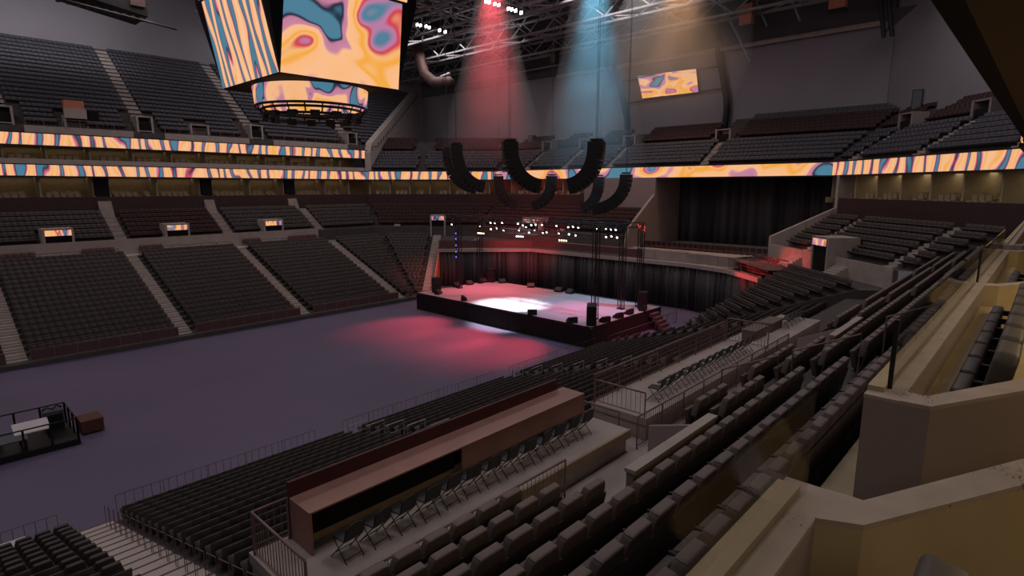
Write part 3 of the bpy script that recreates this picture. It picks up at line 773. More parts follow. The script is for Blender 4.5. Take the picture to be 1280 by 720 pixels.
# ------------------------------------------------------------------ portals (vomitories) with small LED signs
def portal(p, n, label, zb=6.0, w=2.1, h=2.25, depth=1.9, sign=True, mt='pale'):
    """p = plan point of the portal mouth centre, n = outward normal of the terrace"""
    n = Vector(n); t = Vector((-n.y, n.x)); p = Vector(p)
    mb = MB()
    def bx(a0, a1, b0, b1, z0, z1, m=0):
        c = p + n * ((a0 + a1) / 2) + t * ((b0 + b1) / 2)
        mb.obox((c.x, c.y, (z0 + z1) / 2), (n.x * (a1 - a0) / 2, n.y * (a1 - a0) / 2, 0), (t.x * (b1 - b0) / 2, t.y * (b1 - b0) / 2, 0), (0, 0, (z1 - z0) / 2), m)
    for s in (-1, 1): bx(0, depth, s * (w / 2 + 0.1) - 0.1, s * (w / 2 + 0.1) + 0.1, zb, zb + h + 0.75)
    bx(0.1, depth, -w / 2, w / 2, zb + h + 0.62, zb + h + 0.75)
    bx(0.12, depth, -w / 2, w / 2, zb, zb + h, 1)  # solid black block stands in for the shade inside the mouth
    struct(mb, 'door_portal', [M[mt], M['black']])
    if sign:
        c = p - n * 0.03
        s = thing('portal_sign', label, 'sign', (c.x, c.y, zb + h))
        me = bpy.data.meshes.new('sign_face')
        q = [Vector((-t.x * w / 2, -t.y * w / 2, 0.04)), Vector((t.x * w / 2, t.y * w / 2, 0.04)), Vector((t.x * w / 2, t.y * w / 2, 0.6)), Vector((-t.x * w / 2, -t.y * w / 2, 0.6))]
        q = [v - Vector((n.x, n.y, 0)) * 0.03 for v in q]
        me.from_pydata(q, [], [(0, 1, 2, 3)]); me.materials.append(M['ledsign']); ul = me.uv_layers.new(name='UVMap')
        off = p.x * 0.7
        for lp, uv in zip(me.loops, ((0, 0), (w, 0), (w, 0.55), (0, 0.55))): ul.data[lp.index].uv = (uv[0] + off, uv[1])
        link('sign_face', me, s)
        mb = MB(); mb.obox((n.x * 0.04, n.y * 0.04, 0.32), (t.x * (w / 2 + 0.02), t.y * (w / 2 + 0.02), 0), (n.x * 0.05, n.y * 0.05, 0), (0, 0, 0.31)); mb.build('housing', M['blackp'], s)
portal((10.6, 70.85), (0, 1), 'small bright LED sign over the portal in the first upper block')
portal((21.2, 70.85), (0, 1), 'small bright LED sign over the portal below the burgundy rows')
portal((32.1, 70.85), (0, 1), 'small bright LED sign over the portal beside the corner aisle')
q = along('NE', 17.6, t=8.0); portal(q, SEG['NE'][0], 'small pink and peach LED sign over the corner portal by the stage', w=1.8)
q = (58.2, 51.0); portal(q, (1, 0), 'orange LED sign behind the stage lights', zb=6.0, w=2.6)
q = along('SE', 17.0, t=46.0); portal(q, SEG['SE'][0], 'bright LED sign on the tall concrete portal beside the corner stairs', w=2.0, depth=2.6, mt='concrete')
# concrete walls beside the southeast portal, with flights of steps
for t0, t1 in ((43.0, 44.6), (49.6, 51.4)):
    mb = MB()
    for j in range(8):
        d = 16.3 + j * 0.26; z = 6.0 + 0.165 * (j + 1)
        a, b, c_, e = along('SE', d, t=t0), along('SE', d, t=t1), along('SE', 18.4, t=t1), along('SE', 18.4, t=t0)
        mb.prism([a, b, c_, e], z - 0.17 - (0.0 if j else 0.02), z)
    struct(mb, 'stairs_southeast_flight', [M['pale']])
mb = MB(); mb.prism([along('SE', 17.62, t=38), along('SE', 17.62, t=44.9), along('SE', 17.75, t=44.9), along('SE', 17.75, t=38)], 6.0, 7.5); mb.prism([along('SE', 17.62, t=47.2), along('SE', 17.62, t=55.5), along('SE', 17.75, t=55.5), along('SE', 17.75, t=47.2)], 6.0, 7.5)
struct(mb, 'wall_southeast_low', [M['concrete']])
# low concrete wall and accessible-row chairs of the north cross aisle
mb = MB(); mb.box(XW, 38, 70.82, 70.9, 6.0, 7.62); mb.box(XW, 38, 68.85, 70.8, 5.95, 6.03); struct(mb, 'wall_north_low', [M['pale']])
# boxes with orange light put into the colour; east one stands for a railing
for px_, py_, L in ((94, 141, 'by the second black stair gap'), (985, 163, 'high on the end seating beside the bowed column')):
    q_ = atY(px_, py_, 79.0) if px_ < 500 else atX(px_, py_, 72.5)
    t = thing('camera_booth', 'small salmon booth with a pale front ' + L, 'booth', q_)
    sc_ = 1.0
    if px_ < 500:
        MB().box(-.9, .9, .1, .9, 0, 1.3).build('body', M['salmon'], t, bevel=0.02); MB().box(-1.0, 1.0, -.1, .1, -.6, .45).build('front_panel', M['pale'], t); MB().box(1.1, 2.2, .2, .3, -.7, .35).build('opening', M['black'], t)
    else:
        MB().box(.1, .9, -.9, .9, 0, 1.0).build('body', M['salmon'], t, bevel=0.02); MB().box(-.1, .1, -1.0, 1.0, -.8, .35).build('front_panel', M['pale'], t)
# upper deck vomitories
for i, (x, y) in enumerate(((8.6, 78.55), (21.2, 78.55), (34.2, 78.55), (48.6, 78.55))): portal((x, y), (0, 1), '', zb=18.7, w=1.3, h=1.7, depth=2.6, sign=False, mt='concrete')
for x in (14.8, 27.4): portal((x, 79.3), (0, 1), '', zb=19.2, w=1.8, h=0.8, depth=1.4, sign=False, mt='concrete')
for t in UVOM_E: portal(along('E', 29.0, t=t), (1, 0), '', zb=18.4, w=1.5, h=0.75, depth=1.6, sign=False, mt='grey')
for t in UVOM_SE: portal(along('SE', 29.0, t=t), SEG['SE'][0], '', zb=18.4, w=1.5, h=0.75, depth=1.6, sign=False, mt='grey')
for i, (x, y, z) in enumerate(((15.4, 80.1, 20.0), (27.6, 80.1, 20.0))):
    pass

# ------------------------------------------------------------------ broadcast platforms on the south side
PZ = 6.0
mb = MB(); mb.box(PX0, 13.9, 8.3, 10.62, PZ - 0.22, PZ, 0); mb.box(PX0 + .03, 13.85, 8.36, 10.58, 3.2, PZ - 0.22, 1); mb.box(PX0, 13.92, 8.24, 8.32, PZ - 0.24, PZ + 0.01, 2)
struct(mb, 'floor_platform', [M['pale'], M['concrete'], M['tan']])
mb = MB(); mb.box(14.9, PX1, 8.3, 10.35, PZ - 0.22, PZ, 0); mb.box(14.95, PX1, 8.35, 10.3, 3.6, PZ - 0.22, 1)
struct(mb, 'floor_platform', [M['pale'], M['concrete']])
mb = MB(); mb.box(XWS, 40, 5.6, 8.3, 5.0, 5.3, 0); mb.box(13.9, 14.9, 8.3, 11.5, 5.0, 5.3); struct(mb, 'floor_concourse', [M['pale']])
mb = MB(); mb.box(XWS, PX0, 7.0, 9.2, 5.3, 5.9); struct(mb, 'floor_landing', [M['pale']])
# walls of the two openings
for i, (a, b) in enumerate(HOLES):
    mb = MB(); mb.box(a, b, 4.02, 4.14, 5.3, 8.86, 0); mb.box(a - 0.02, b + 0.02, 3.98, 4.16, 8.86, 8.92, 1)
    mb.slab([(b, 4.1, 5.3), (b + 1.9, 6.4, 5.3), (b + 1.9, 6.4, 7.4), (b, 4.1, 8.7)], (0.10, 0, 0), 2)
    struct(mb, 'wall_opening', [M['tan'], M['pale'], M['grey']])
# desk
DX0, DX1 = 4.63, 13.45
dk = thing('broadcast_desk', 'long reddish broadcast desk on the platform in front of the folding chairs', 'desk', (DX0, 9.6, PZ))
LX = DX1 - DX0
mb = MB(); mb.box(0, LX, 0, 0.82, 0.86, 0.90); mb.build('desk_top', M['wood'], dk, bevel=0.008)
mb = MB(); mb.box(0, LX - 0.3, 0.82, 0.9, 0.0, 1.22); mb.build('back_board', M['maroon'], dk, bevel=0.006)
mb = MB(); mb.box(0.0, 0.05, 0.0, 0.82, 0, 0.86); mb.build('end_panel', M['wood'], dk)
mb = MB(); mb.box(LX - 0.05, LX, 0.0, 0.82, 0, 0.86); mb.build('end_panel', M['wood'], dk)
mb = MB(); mb.box(0.06, 3.9, 0.30, 0.34, 0.25, 0.86); mb.build('modesty_panel', M['black'], dk)  # black sheet stands in for the shade in the open knee space
mb = MB(); mb.box(3.9, LX - 0.05, 0.02, 0.06, 0.30, 0.86); mb.build('front_panel', M['wood'], dk)
mb = MB(); mb.box(0.06, LX - 0.06, 0.40, 0.45, 0.0, 0.25); mb.build('kick_board', M['tan'], dk)
# folding chairs
def make_folding():
    t = thing('folding_chair', 'x', 'chair')
    mb = MB(); mb.box(-0.2, 0.2, -0.19, 0.21, 0.43, 0.465); mb.build('seat', M['chair'], t, bevel=0.015)
    prof = []
    mb = MB()
    n = 10; pts = []
    for i in range(n + 1):
        a = PI * i / n; pts.append((0.2 * math.cos(a), 0.62 + 0.0, 0.1 * math.sin(a)))
    poly = [(-0.21, 0.50), (0.21, 0.50)] + [(0.21 * math.cos(PI * i / 8), 0.68 + 0.15 * math.sin(PI * i / 8)) for i in range(9)]
    mb.slab([(x, -0.22 - (z - 0.5) * 0.22, z) for x, z in poly], (0, -0.02, -0.004)); mb.build('backrest', M['chair'], t, bevel=0.006)
    for s in (-1, 1):
        mb = MB(); mb.tube([(s * 0.215, -0.29, 0.80), (s * 0.215, -0.21, 0.48), (s * 0.215, 0.23, 0.0)], 0.012, 6); mb.build('leg', M['chair'], t)
        mb = MB(); mb.tube([(s * 0.195, 0.17, 0.44), (s * 0.195, -0.24, 0.0)], 0.012, 6); mb.build('leg', M['chair'], t)
    MB().tube([(-0.215, 0.16, 0.09), (0.215, 0.16, 0.09)], 0.009, 5).build('stretcher', M['chair'], t); MB().tube([(-0.195, -0.18, 0.07), (0.195, -0.18, 0.07)], 0.009, 5).build('stretcher', M['chair'], t)
    return t
fc = make_folding(); fch = kids(fc)
rnd = random.Random(5)
N1 = 13
for i in range(N1):
    x = 5.12 + i * 0.628
    lab = '%s black folding chair from the open end panel of the long desk' % ordw(i + 1)
    args = ((x, 9.12 + rnd.uniform(-.03, .03), PZ), rnd.uniform(-.1, .1) + 0.05)
    if i == 0: fc.location, fc.rotation_euler = args[0], (0, 0, args[1]); tag(fc, lab, None, 'folding chairs at the broadcast desk')
    else: dup(fc, fch, args[0], args[1], lab, 'folding chairs at the broadcast desk')
N2 = 13
for i in range(N2):
    x = 16.55 + i * 0.655
    dup(fc, fch, (x, 8.95 + rnd.uniform(-.02, .02), PZ), rnd.uniform(-.06, .06) + 0.1, '%s black folding chair on the railed platform, from the desk end' % ordw(i + 1), 'folding chairs on the empty platform')
for i in range(5):
    dup(fc, fch, (30.0 + i * 0.62, 9.2, PZ), 0.2 + rnd.uniform(-.1, .1), '%s black folding chair in the small far group beyond the railed platform' % ordw(i + 1), 'folding chairs beyond the railed platform')
# platform rails
railing('platform_railing', 'pinkish baluster railing at the open end corner of the desk platform', [(PX0 + 0.05, 8.35, PZ), (PX0 + 0.05, 10.45, PZ), (4.6, 10.45, PZ)], 0.9, 1.5, 0.12)
railing('platform_railing', 'long baluster railing behind the desk chairs above the padded seats', [(3.2, 8.1, 5.3), (10.6, 8.1, 5.3)], 1.02, 1.8, 0.14)
railing('platform_railing', 'tall front railing of the empty platform with folding chairs', [(14.95, 10.28, PZ), (25.3, 10.28, PZ)], 0.95, 1.45, 0.13)
railing('platform_railing', 'rear baluster railing behind the chairs of the empty platform', [(14.2, 8.2, 5.3), (27.5, 8.2, 5.3)], 1.02, 1.5, 0.13)
railing('platform_railing', 'short cross railing at the stair gap between the two platforms', [(14.95, 10.25, PZ), (14.95, 8.4, PZ)], 0.8, 1.5, 0.16)
railing('platform_railing', 'cross railing at the far end of the empty platform', [(25.4, 10.25, PZ), (25.4, 8.4, PZ)], 1.1, 1.4, 0.14)
railing('gap_railing', 'small looped handrail in the stair gap by the desk', [(14.3, 8.9, 5.3), (14.3, 10.3, 5.3)], 0.95, 1.0, 0.4)
# planters / solid boxes on the far platform
for x, L in ((26.3, 'beside the cross railing'), (28.4, 'further toward the stage')):
    mb = MB(); mb.box(0, 1.6, 0, 0.6, 0, 0.40); mb.box(-0.04, 1.64, -0.04, 0.64, 0.40, 0.47)
    o = mb.build('platform_bench', [M['pad']], bevel=0.01); o.location = (x, 9.3, PZ); tag(o, 'low solid bench on the far platform ' + L, 'bench')
# aisle handrails of the south block (loops) and front rail
for ai, x in enumerate((3.6, 14.3, 26.1)):
    for j, k in enumerate(range(1, 15, 2) if ai else range(0, 18, 1)):
        d, z = srow(k); y = -(SEG['S'][1] + d) - 0.3
        if ai == 0:
            t = thing('aisle_handrail', '%s thin handrail up the pale stairs from the arena floor' % ordw(j + 1), 'handrail', (x + 0.35, y, z))
            MB().tube([(0, 0, 0), (0, 0, 0.95), (0, -0.62, 0.95 + 0.19), (0, -0.62, 0.19)], 0.011, 5).build('hoop', M['rail'], t)
            MB().tube([(0, 0, 0.5), (0, -0.62, 0.69)], 0.011, 5).build('mid_rail', M['rail'], t)
        else:
            t = thing('aisle_handrail', '%s silver handrail up the aisle %s' % (ordw(j + 1), 'in front of the desk' if ai == 1 else 'in front of the empty platform'), 'handrail', (x, y, z))
            MB().tube([(-0.5, 0, 0), (-0.5, 0, 0.98), (0.5, 0, 0.98), (0.5, 0, 0)], 0.03, 5).build('hoop', M['silver'], t)
            MB().tube([(-0.5, 0, 0.55), (0.5, 0, 0.55)], 0.022, 5).build('mid_rail', M['silver'], t)
for x0, x1, L in ((-3.0, 2.6, 'before the corner block of dark seats'), (4.4, 12.7, 'before the seats below the desk'), (14.2, 25.2, 'before the seats below the empty platform'), (26.6, 36.6, 'before the seats running to the stage')):
    railing('front_railing', 'thin floor railing ' + L, [(x0, 25.15, 0.0), (x1, 25.15, 0.0)], 1.25, 1.6, 0.3, 'raild', r=0.010)
# handrails standing in the padded rows
for x, y, z, L in ((13.5, 5.5, 7.6, 'low in the padded rows'), (13.5, 3.9, 8.4, 'in the middle of the padded rows'), (14.8, 2.4, 9.2, 'high in the padded rows by the glass post')):
    t = thing('row_handrail', 'sloping reddish handrail ' + L, 'handrail', (x, y, z))
    MB().tube([(0, 0, 0), (0, 0, 0.95), (0, -1.3, 1.57), (0, -1.3, 0.7)], 0.025, 6).build('hoop', M['rail'], t)

# ------------------------------------------------------------------ padded arena seats of the near rows
def pad_mesh(parts):
    pass
def make_seat(mp='pad', ms='shell'):
    t = thing('arena_seat', 'x', 'seat')
    # padded back with rounded shoulders over a full-width lower shell; the seat is tipped up in front
    w0, w1 = 0.240, 0.200
    def P(x, y, z): return (x, y - (z - 0.40) * 0.20, z)
    poly = [(-w0, 0.50), (w0, 0.50), (w0, 0.72), (w1 + 0.005, 0.87), (w1 - 0.03, 0.895), (-w1 + 0.03, 0.895), (-w1 - 0.005, 0.87), (-w0, 0.72)]
    mb = MB(); mb.slab([P(x, 0.06, z) for x, z in poly], (0, -0.125, -0.02)); mb.build('backrest', M[mp], t, bevel=0.030, seg=3, smooth=True)
    poly = [(-0.259, 0.02), (0.259, 0.02), (0.259, 0.66), (-0.259, 0.66)]
    mb = MB(); mb.slab([P(x, -0.06, z) for x, z in poly], (0, -0.028, 0)); mb.build('back_shell', M[ms], t, bevel=0.004)
    mb = MB(); mb.obox((0, 0.13, 0.40), (0.215, 0, 0), (0, 0.045, 0.19), (0, 0.05, -0.012)); mb.build('seat_cushion', M[ms], t, bevel=0.018, smooth=True)
    mb = MB(); mb.obox((0.258, 0.10, 0.58), (0.018, 0, 0), (0, 0.13, 0), (0, 0, 0.016)); mb.build('armrest', M['blackp'], t, bevel=0.006)
    mb = MB(); mb.box(0.245, 0.27, -0.02, 0.18, 0.0, 0.57); mb.box(0.22, 0.295, -0.02, 0.22, 0.0, 0.03); mb.build('standard', M['blackp'], t)
    return t
st = make_seat(); stc = kids(st)
rows = {}
for q in INDIV: rows.setdefault(round(q[1], 2), []).append(q)
ROWN = {0: 'front padded row', 1: 'second padded row up', 2: 'third padded row up', 3: 'fourth padded row up', 4: 'fifth padded row up', 5: 'last row below the suite ledge'}
first = True
for y in sorted(rows):
    k = round((-(SEG['S'][1]) - y - 0) * -1)
    kk = max(0, min(5, round(((-SEG['S'][1] - y) - 0.5 - 18.35) / CT)))
    seen = 0
    for q in sorted(rows[y]):
        px = pr((q[0], q[1], q[2] + 0.6)); seen += 1
        lab = "padded seat, %s from the picture's bottom edge, %s" % (ordw(seen), ROWN[kk])
        if first:
            st.location = q[:3]; st.rotation_euler = (0, 0, q[3]); tag(st, lab, None, 'padded seats in the rows above the desk'); first = False
        else: dup(st, stc, q[:3], q[3], lab, 'padded seats in the rows above the desk')

ds = make_seat('seat', 'seat'); dsc = kids(ds)
for i, q in enumerate(CPICK):
    lab = 'dark seat, %s from the pale stairs in floor row %s of the corner block' % (ordw(q[1] + 1), 'zero one two three four five six seven eight nine ten eleven twelve thirteen fourteen fifteen sixteen seventeen eighteen nineteen'.split()[q[0] + 1])
    if i == 0: ds.location = q[2:5]; ds.rotation_euler = (0, 0, q[5]); tag(ds, lab, None, 'dark seats in the corner block by the pale stairs')
    else: dup(ds, dsc, q[2:5], q[5], lab, 'dark seats in the corner block by the pale stairs')

# ------------------------------------------------------------------ all other seats: one object
def far_seats():
    mbt = MB()
    # a seat: leaning back with shaped shoulders, tipped pan, two side standards
    w = 0.26
    prof = [(-0.10, 0.30), (-0.06, 0.30), (-0.155, 0.84), (-0.185, 0.87), (-0.215, 0.84)]
    vs = [(-w, y, z) for y, z in prof] + [(w, y, z) for y, z in prof]; n = len(prof)
    fs = [tuple(range(n)), tuple(range(2 * n - 1, n - 1, -1))] + [(i + n, (i + 1) % n + n, (i + 1) % n, i) for i in range(n)]
    mbt.add(vs, fs)
    mbt.obox((0, 0.10, 0.46), (0.26, 0, 0), (0, 0.17, 0.10), (0, -0.02, 0.04))
    tv = np.array(mbt.v); tf = mbt.f
    A = np.array(far); N = len(A); nv = len(tv)
    ca, sa = np.cos(A[:, 3]), np.sin(A[:, 3])
    X = A[:, 0:1] + ca[:, None] * tv[None, :, 0] - sa[:, None] * tv[None, :, 1]
    Y = A[:, 1:2] + sa[:, None] * tv[None, :, 0] + ca[:, None] * tv[None, :, 1]
    Z = A[:, 2:3] + tv[None, :, 2] + 0 * X
    co = np.stack([X, Y, Z], -1).reshape(-1, 3)
    loops = np.concatenate([np.array(f) for f in tf]); lens = np.array([len(f) for f in tf])
    allv = (loops[None, :] + (np.arange(N) * nv)[:, None]).ravel()
    ls = np.tile(lens, N); st_ = np.concatenate([[0], np.cumsum(ls)[:-1]])
    me = bpy.data.meshes.new('arena_seats')
    me.vertices.add(len(co)); me.vertices.foreach_set('co', co.astype(np.float32).ravel())
    me.loops.add(len(allv)); me.loops.foreach_set('vertex_index', allv.astype(np.int32))
    me.polygons.add(len(ls)); me.polygons.foreach_set('loop_start', st_.astype(np.int32)); me.polygons.foreach_set('loop_total', ls.astype(np.int32))
    mi = np.repeat(A[:, 4].astype(np.int32), len(lens))
    for m in (M['seat'], M['seatu'], M['burg'], M['raild']): me.materials.append(m)
    me.polygons.foreach_set('material_index', mi)
    me.update(calc_edges=True); me.validate()
    print('far seats', N, 'faces', len(ls))
    tag(link('arena_seats', me), 'thousands of empty dark seats filling the lower bowl, corners and upper decks', 'seat', kind='stuff')
far_seats()

# ------------------------------------------------------------------ the suites around the camera
LZ = 11.8
def suite_wall(x0, x1, gapw):
    mb = MB()
    mb.box(x0, x1, 0.57, 0.68, 9.2, LZ, 1); mb.box(x0, x1, 0.44, 0.57, 9.2, LZ - 0.03, 0)
    return mb
GW = [(-4.0, 2.42), (3.77, 14.6), (16.0, 30.0), (31.5, 43.0)]
def near_div(x, y0, length=2.8, ang=-0.535, th=0.10, z0=9.2, z1=LZ, zback=14.17):
    """splayed dividing wall between two suites: low ledge in front"""
    d = Vector((math.cos(ang), math.sin(ang))); n = Vector((-d.y, d.x)) * th
    p = Vector((x, y0)); q = p + d * length
    return [tuple(p - n), tuple(q - n), tuple(q + n), tuple(p + n)]
for i, (x0, x1) in enumerate(GW):
    mb = MB()
    mb.box(x0, x1, 0.50, 0.68, 9.2, LZ - 0.02, 1); mb.box(x0 - 0.001, x1 + 0.001, 0.50, 0.682, LZ - 0.02, LZ, 0)
    mb.box(x0 + 0.1, x1 - 0.1, 0.60, 0.685, LZ, LZ + 0.03, 2)
    struct(mb, 'wall_suite_parapet', [M['ledge'], M['grey'], M['khaki']])
for i, (x, side) in enumerate(((2.285, 1), (3.83, 0), (9.2, 1), (14.45, 1), (16.1, 0), (21.6, 1), (27.0, 1))):
    mb = MB()
    ex = 0.10
    if side: a, b = (x - 0.12, 0.50), (x + 0.10, 0.50)
    else: a, b = (x - 0.06, 0.50), (x + 0.14, 0.50)
    # short nose then splayed run
    def stripe(z0, z1, m):
        mb.prism([(x - 0.12 if side else x - 0.06, 0.502), (x - 0.05, 0.36), (x + 1.15 * 2.2 , 0.36 - 0.62 * 2.2), (x + 1.15 * 2.2 + 0.1, 0.36 - 0.62 * 2.2 + 0.17), (x + 0.14, 0.40), (x + 0.14, 0.52)], z0, z1, m)
    stripe(9.2, LZ - 0.02, 1); stripe(LZ - 0.02, LZ + 0.003, 0)
    struct(mb, 'wall_partition', [M['ledge'], M['khaki'] if side else M['grey']])
# suite floors: a raised step behind the parapet, then the lower seating floor
mb = MB(); mb.box(-4, 2.2, 0.40, 0.50, 11.0, 11.52); mb.box(4.3, 14.0, 0.36, 0.50, 11.0, 11.54); mb.box(16.2, 43, 0.26, 0.5, 11.0, 11.54)
mb.box(-4, 43, -5.5, 0.26, 10.9, 11.02)
struct(mb, 'floor_suite', [M['khaki']])
mb = MB(); mb.box(-4, 43, 0.68, 1.65, 9.3, 9.42); struct(mb, 'floor_walkway', [M['khaki']])
mb = MB(); mb.box(-4, 43, -5.7, -5.5, 10.9, 14.2); struct(mb, 'wall_suite_back', [M['khaki']])
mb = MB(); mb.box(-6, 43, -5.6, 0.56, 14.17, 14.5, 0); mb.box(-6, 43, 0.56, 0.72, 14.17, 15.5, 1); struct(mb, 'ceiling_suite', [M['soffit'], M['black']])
# glass guards on the parapets
for (x0, x1, L) in ((-3.5, 2.36, 'on the speckled ledge of the camera suite'), (3.98, 9.0, 'on the ledge of the second suite with a black end post'), (9.35, 14.3, 'on the ledge of the third suite')):
    g = thing('glass_guard', 'clear low glass guard ' + L, 'guard', (x0, 0.59, LZ))
    mb = MB(); mb.box(0, x1 - x0, -0.006, 0.006, 0, 0.42); mb.build('glass_panel', M['glass'], g)
    if x0 > 0:
        mb = MB(); mb.box(-0.012, 0.012, -0.012, 0.012, 0, 0.425); mb.build('end_post', M['blackp'], g)
# seats in the second suite and the one at the frame's lower corner
def make_suite_seat():
    t = thing('suite_seat', 'x', 'seat')
    mb = MB(); mb.slab([(-0.25, -0.02, 0.34), (0.25, -0.02, 0.34), (0.25, -0.10, 0.86), (0.20, -0.11, 0.92), (-0.20, -0.11, 0.92), (-0.25, -0.10, 0.86)], (0, -0.13, -0.02)); mb.build('backrest', M['suiteseat'], t, bevel=0.03, seg=3, smooth=True)
    mb = MB(); mb.box(-0.24, 0.24, 0.0, 0.10, 0.34, 0.62); mb.build('seat_cushion', M['suiteseat'], t, bevel=0.025, smooth=True)
    mb = MB(); mb.box(0.255, 0.30, -0.16, 0.1, 0.50, 0.56); mb.build('armrest', M['blackp'], t, bevel=0.01)
    mb = MB(); mb.box(-0.05, 0.05, -0.1, 0.02, 0.0, 0.36); mb.box(-0.2, 0.2, -0.16, 0.06, 0, 0.03); mb.build('base', M['blackp'], t)
    return t
ss = make_suite_seat(); ssc = kids(ss)
SP = [(5.06 + .56 * i, 0.27) for i in range(7)]
ss.location = SP[0] + (11.02,); tag(ss, 'first dark leather suite seat behind the splayed divider with rounded back', None, 'leather seats in the second suite')
for i, p in enumerate(SP[1:]): dup(ss, ssc, p + (11.02,), 0, '%s dark leather suite seat counted from the splayed divider' % ordw(i + 2), 'leather seats in the second suite')
dup(ss, ssc, (1.76, 0.27, 11.02), 0.0, 'dark suite seat back peeking in at the bottom corner beside the speckled wall')
for i, p in enumerate(((10.5, 0.25), (11.1, 0.25), (11.7, 0.25), (12.3, 0.25))): dup(ss, ssc, p + (11.02,), 0, '%s leather seat in the third suite beyond the far splayed divider' % ordw(i + 1), 'leather seats in the third suite')

# ------------------------------------------------------------------ stage
SX0, SX1, SY0, SY1, SZ = 37.2, 48.6, 26.0, 49.0, 1.8
sg = thing('stage', 'large rectangular concert stage with pale deck and black skirt', 'stage', (SX0, SY0, 0))
mb = MB(); mb.box(0, SX1 - SX0, 0, SY1 - SY0, SZ - 0.12, SZ); mb.build('deck', M['deck'], sg)
vs = []; per = [(0.05, 0.05), (SX1 - SX0 - .05, 0.05), (SX1 - SX0 - .05, SY1 - SY0 - .05), (0.05, SY1 - SY0 - .05)]
mb = MB()
for i in range(4):
    a, b = Vector(per[i]), Vector(per[(i + 1) % 4]); L = (b - a).length; d = (b - a) / L; nn = Vector((d.y, -d.x)); n = int(L / 0.08); vv = []
    for j in range(n + 1):
        s = L * j / n; p = a + d * s + nn * 0.03 * math.sin(s * 2 * PI / 0.32); vv += [(p.x, p.y, 0), (p.x, p.y, SZ - 0.12)]
    mb.add(vv, [(2 * j, 2 * j + 2, 2 * j + 3, 2 * j + 1) for j in range(n)])
mb.build('skirt', M['skirt'], sg, smooth=True)
mb = MB()
for a, b in zip(per, per[1:] + per[:1]): mb.beam((a[0], a[1], SZ - 0.05), (b[0], b[1], SZ - 0.05), 0.10, 0.12)
mb.build('edge_trim', M['blackp'], sg)
# stage steps and rail at the near side
stp = thing('stage_steps', 'small red lit steps against the near side of the stage', 'steps', (46.2, 24.3, 0))
for j in range(5):
    mb = MB(); mb.box(0, 1.4, 0.32 * j, 0.32 * j + 0.36, 0.30 * j, 0.30 * j + 0.32); mb.build('step', M['raild'], stp)
railing('stage_barrier', 'dark red crowd barrier beside the near stage edge', [(38.0, 24.9, 0.0), (45.6, 24.9, 0.0)], 1.15, 1.8, 0.2, 'raild')
railing('stage_barrier', 'short red crowd barrier past the stage steps', [(46.8, 25.4, 0.0), (50.5, 25.4, 0.0)], 1.15, 1.8, 0.2, 'raild')
# wedge monitors
def make_wedge():
    t = thing('stage_monitor', 'x', 'speaker')
    mb = MB(); mb.extrude_x([(-0.3, 0), (0.3, 0), (0.3, 0.14), (-0.12, 0.48), (-0.3, 0.48)], -0.42, 0.42); mb.build('cabinet', M['blackp'], t, bevel=0.015)
    mb = MB(); mb.slab([(-0.38, 0.305, 0.16), (0.38, 0.305, 0.16), (0.38, -0.09, 0.475), (-0.38, -0.09, 0.475)], (0, 0.012, 0.014)); mb.build('grille', M['chair'], t)
    return t
wm = make_wedge(); wch = kids(wm)
WP = [((580, 374), 'on the front edge, first from the far corner'), ((664, 392), 'at the middle of the front edge by the light pool'), ((713, 402), 'on the front edge beside the near corner'),
      ((757, 401), 'on the near side edge just past the tall speaker'), ((774, 396), 'second along the near side edge'), ((786, 391), 'third along the near side edge by the tower'), ((806, 387), 'under the tall speaker at the rear near corner'),
      ((548, 366), 'under the tall speaker at the far front corner'), ((571, 357), 'on the far side edge, first behind the speaker'), ((585, 354), 'on the far side edge, lit red'), ((601, 351), 'on the far side edge beside the rear speaker'),
      ((634, 351), 'on the rear edge, first past the red topped speaker'), ((667, 357), 'on the rear edge, second past the red topped speaker'), ((699, 363), 'on the rear edge, third past the red topped speaker'), ((714, 365), 'on the rear edge, fourth past the red topped speaker')]
for i, (p, L) in enumerate(WP):
    q = atZ(p[0], p[1] + 1.5, SZ); x = min(max(q[0], SX0 + .45), SX1 - .45); y = min(max(q[1], SY0 + .45), SY1 - .45)
    rz = math.atan2(-(42.9 - x), (37.5 - y))
    lab = 'black wedge monitor ' + L
    if i == 0: wm.location = (x, y, SZ); wm.rotation_euler = (0, 0, rz); tag(wm, lab, None, 'wedge monitors round the stage edge')
    else: dup(wm, wch, (x, y, SZ), rz, lab, 'wedge monitors round the stage edge')
# tall side-fill speakers
def make_fill():
    t = thing('stage_speaker', 'x', 'speaker')
    for z in (0.02, 0.83):
        mb = MB(); mb.box(-0.45, 0.45, -0.4, 0.4, z, z + 0.79); mb.build('cabinet', M['blackp'], t, bevel=0.02)
        mb = MB(); mb.box(-0.40, 0.40, 0.4, 0.42, z + 0.05, z + 0.74); mb.build('grille', M['chair'], t)
    return t
sp = make_fill(); spc = kids(sp)
for i, (x, y, rz, L) in enumerate(((38.75, 27.1, 0.6, 'at the near front corner of the stage'), (46.6, 26.9, 0.4, 'at the rear near corner of the stage'), (47.7, 48.0, 3.6, 'at the rear far corner, lit red on top'), (38.9, 47.6, 2.6, 'at the far front corner by the orange wall'))):
    lab = 'tall stacked black stage speaker ' + L
    for dx in ((-0.0,)):
        if i == 0: sp.location = (x, y, SZ); sp.rotation_euler = (0, 0, rz); tag(sp, lab)
        else: dup(sp, spc, (x, y, SZ), rz, lab)
dup(sp, spc, (37.99, 26.58, SZ), 0.6, 'second black stage speaker close beside the one at the near front corner')
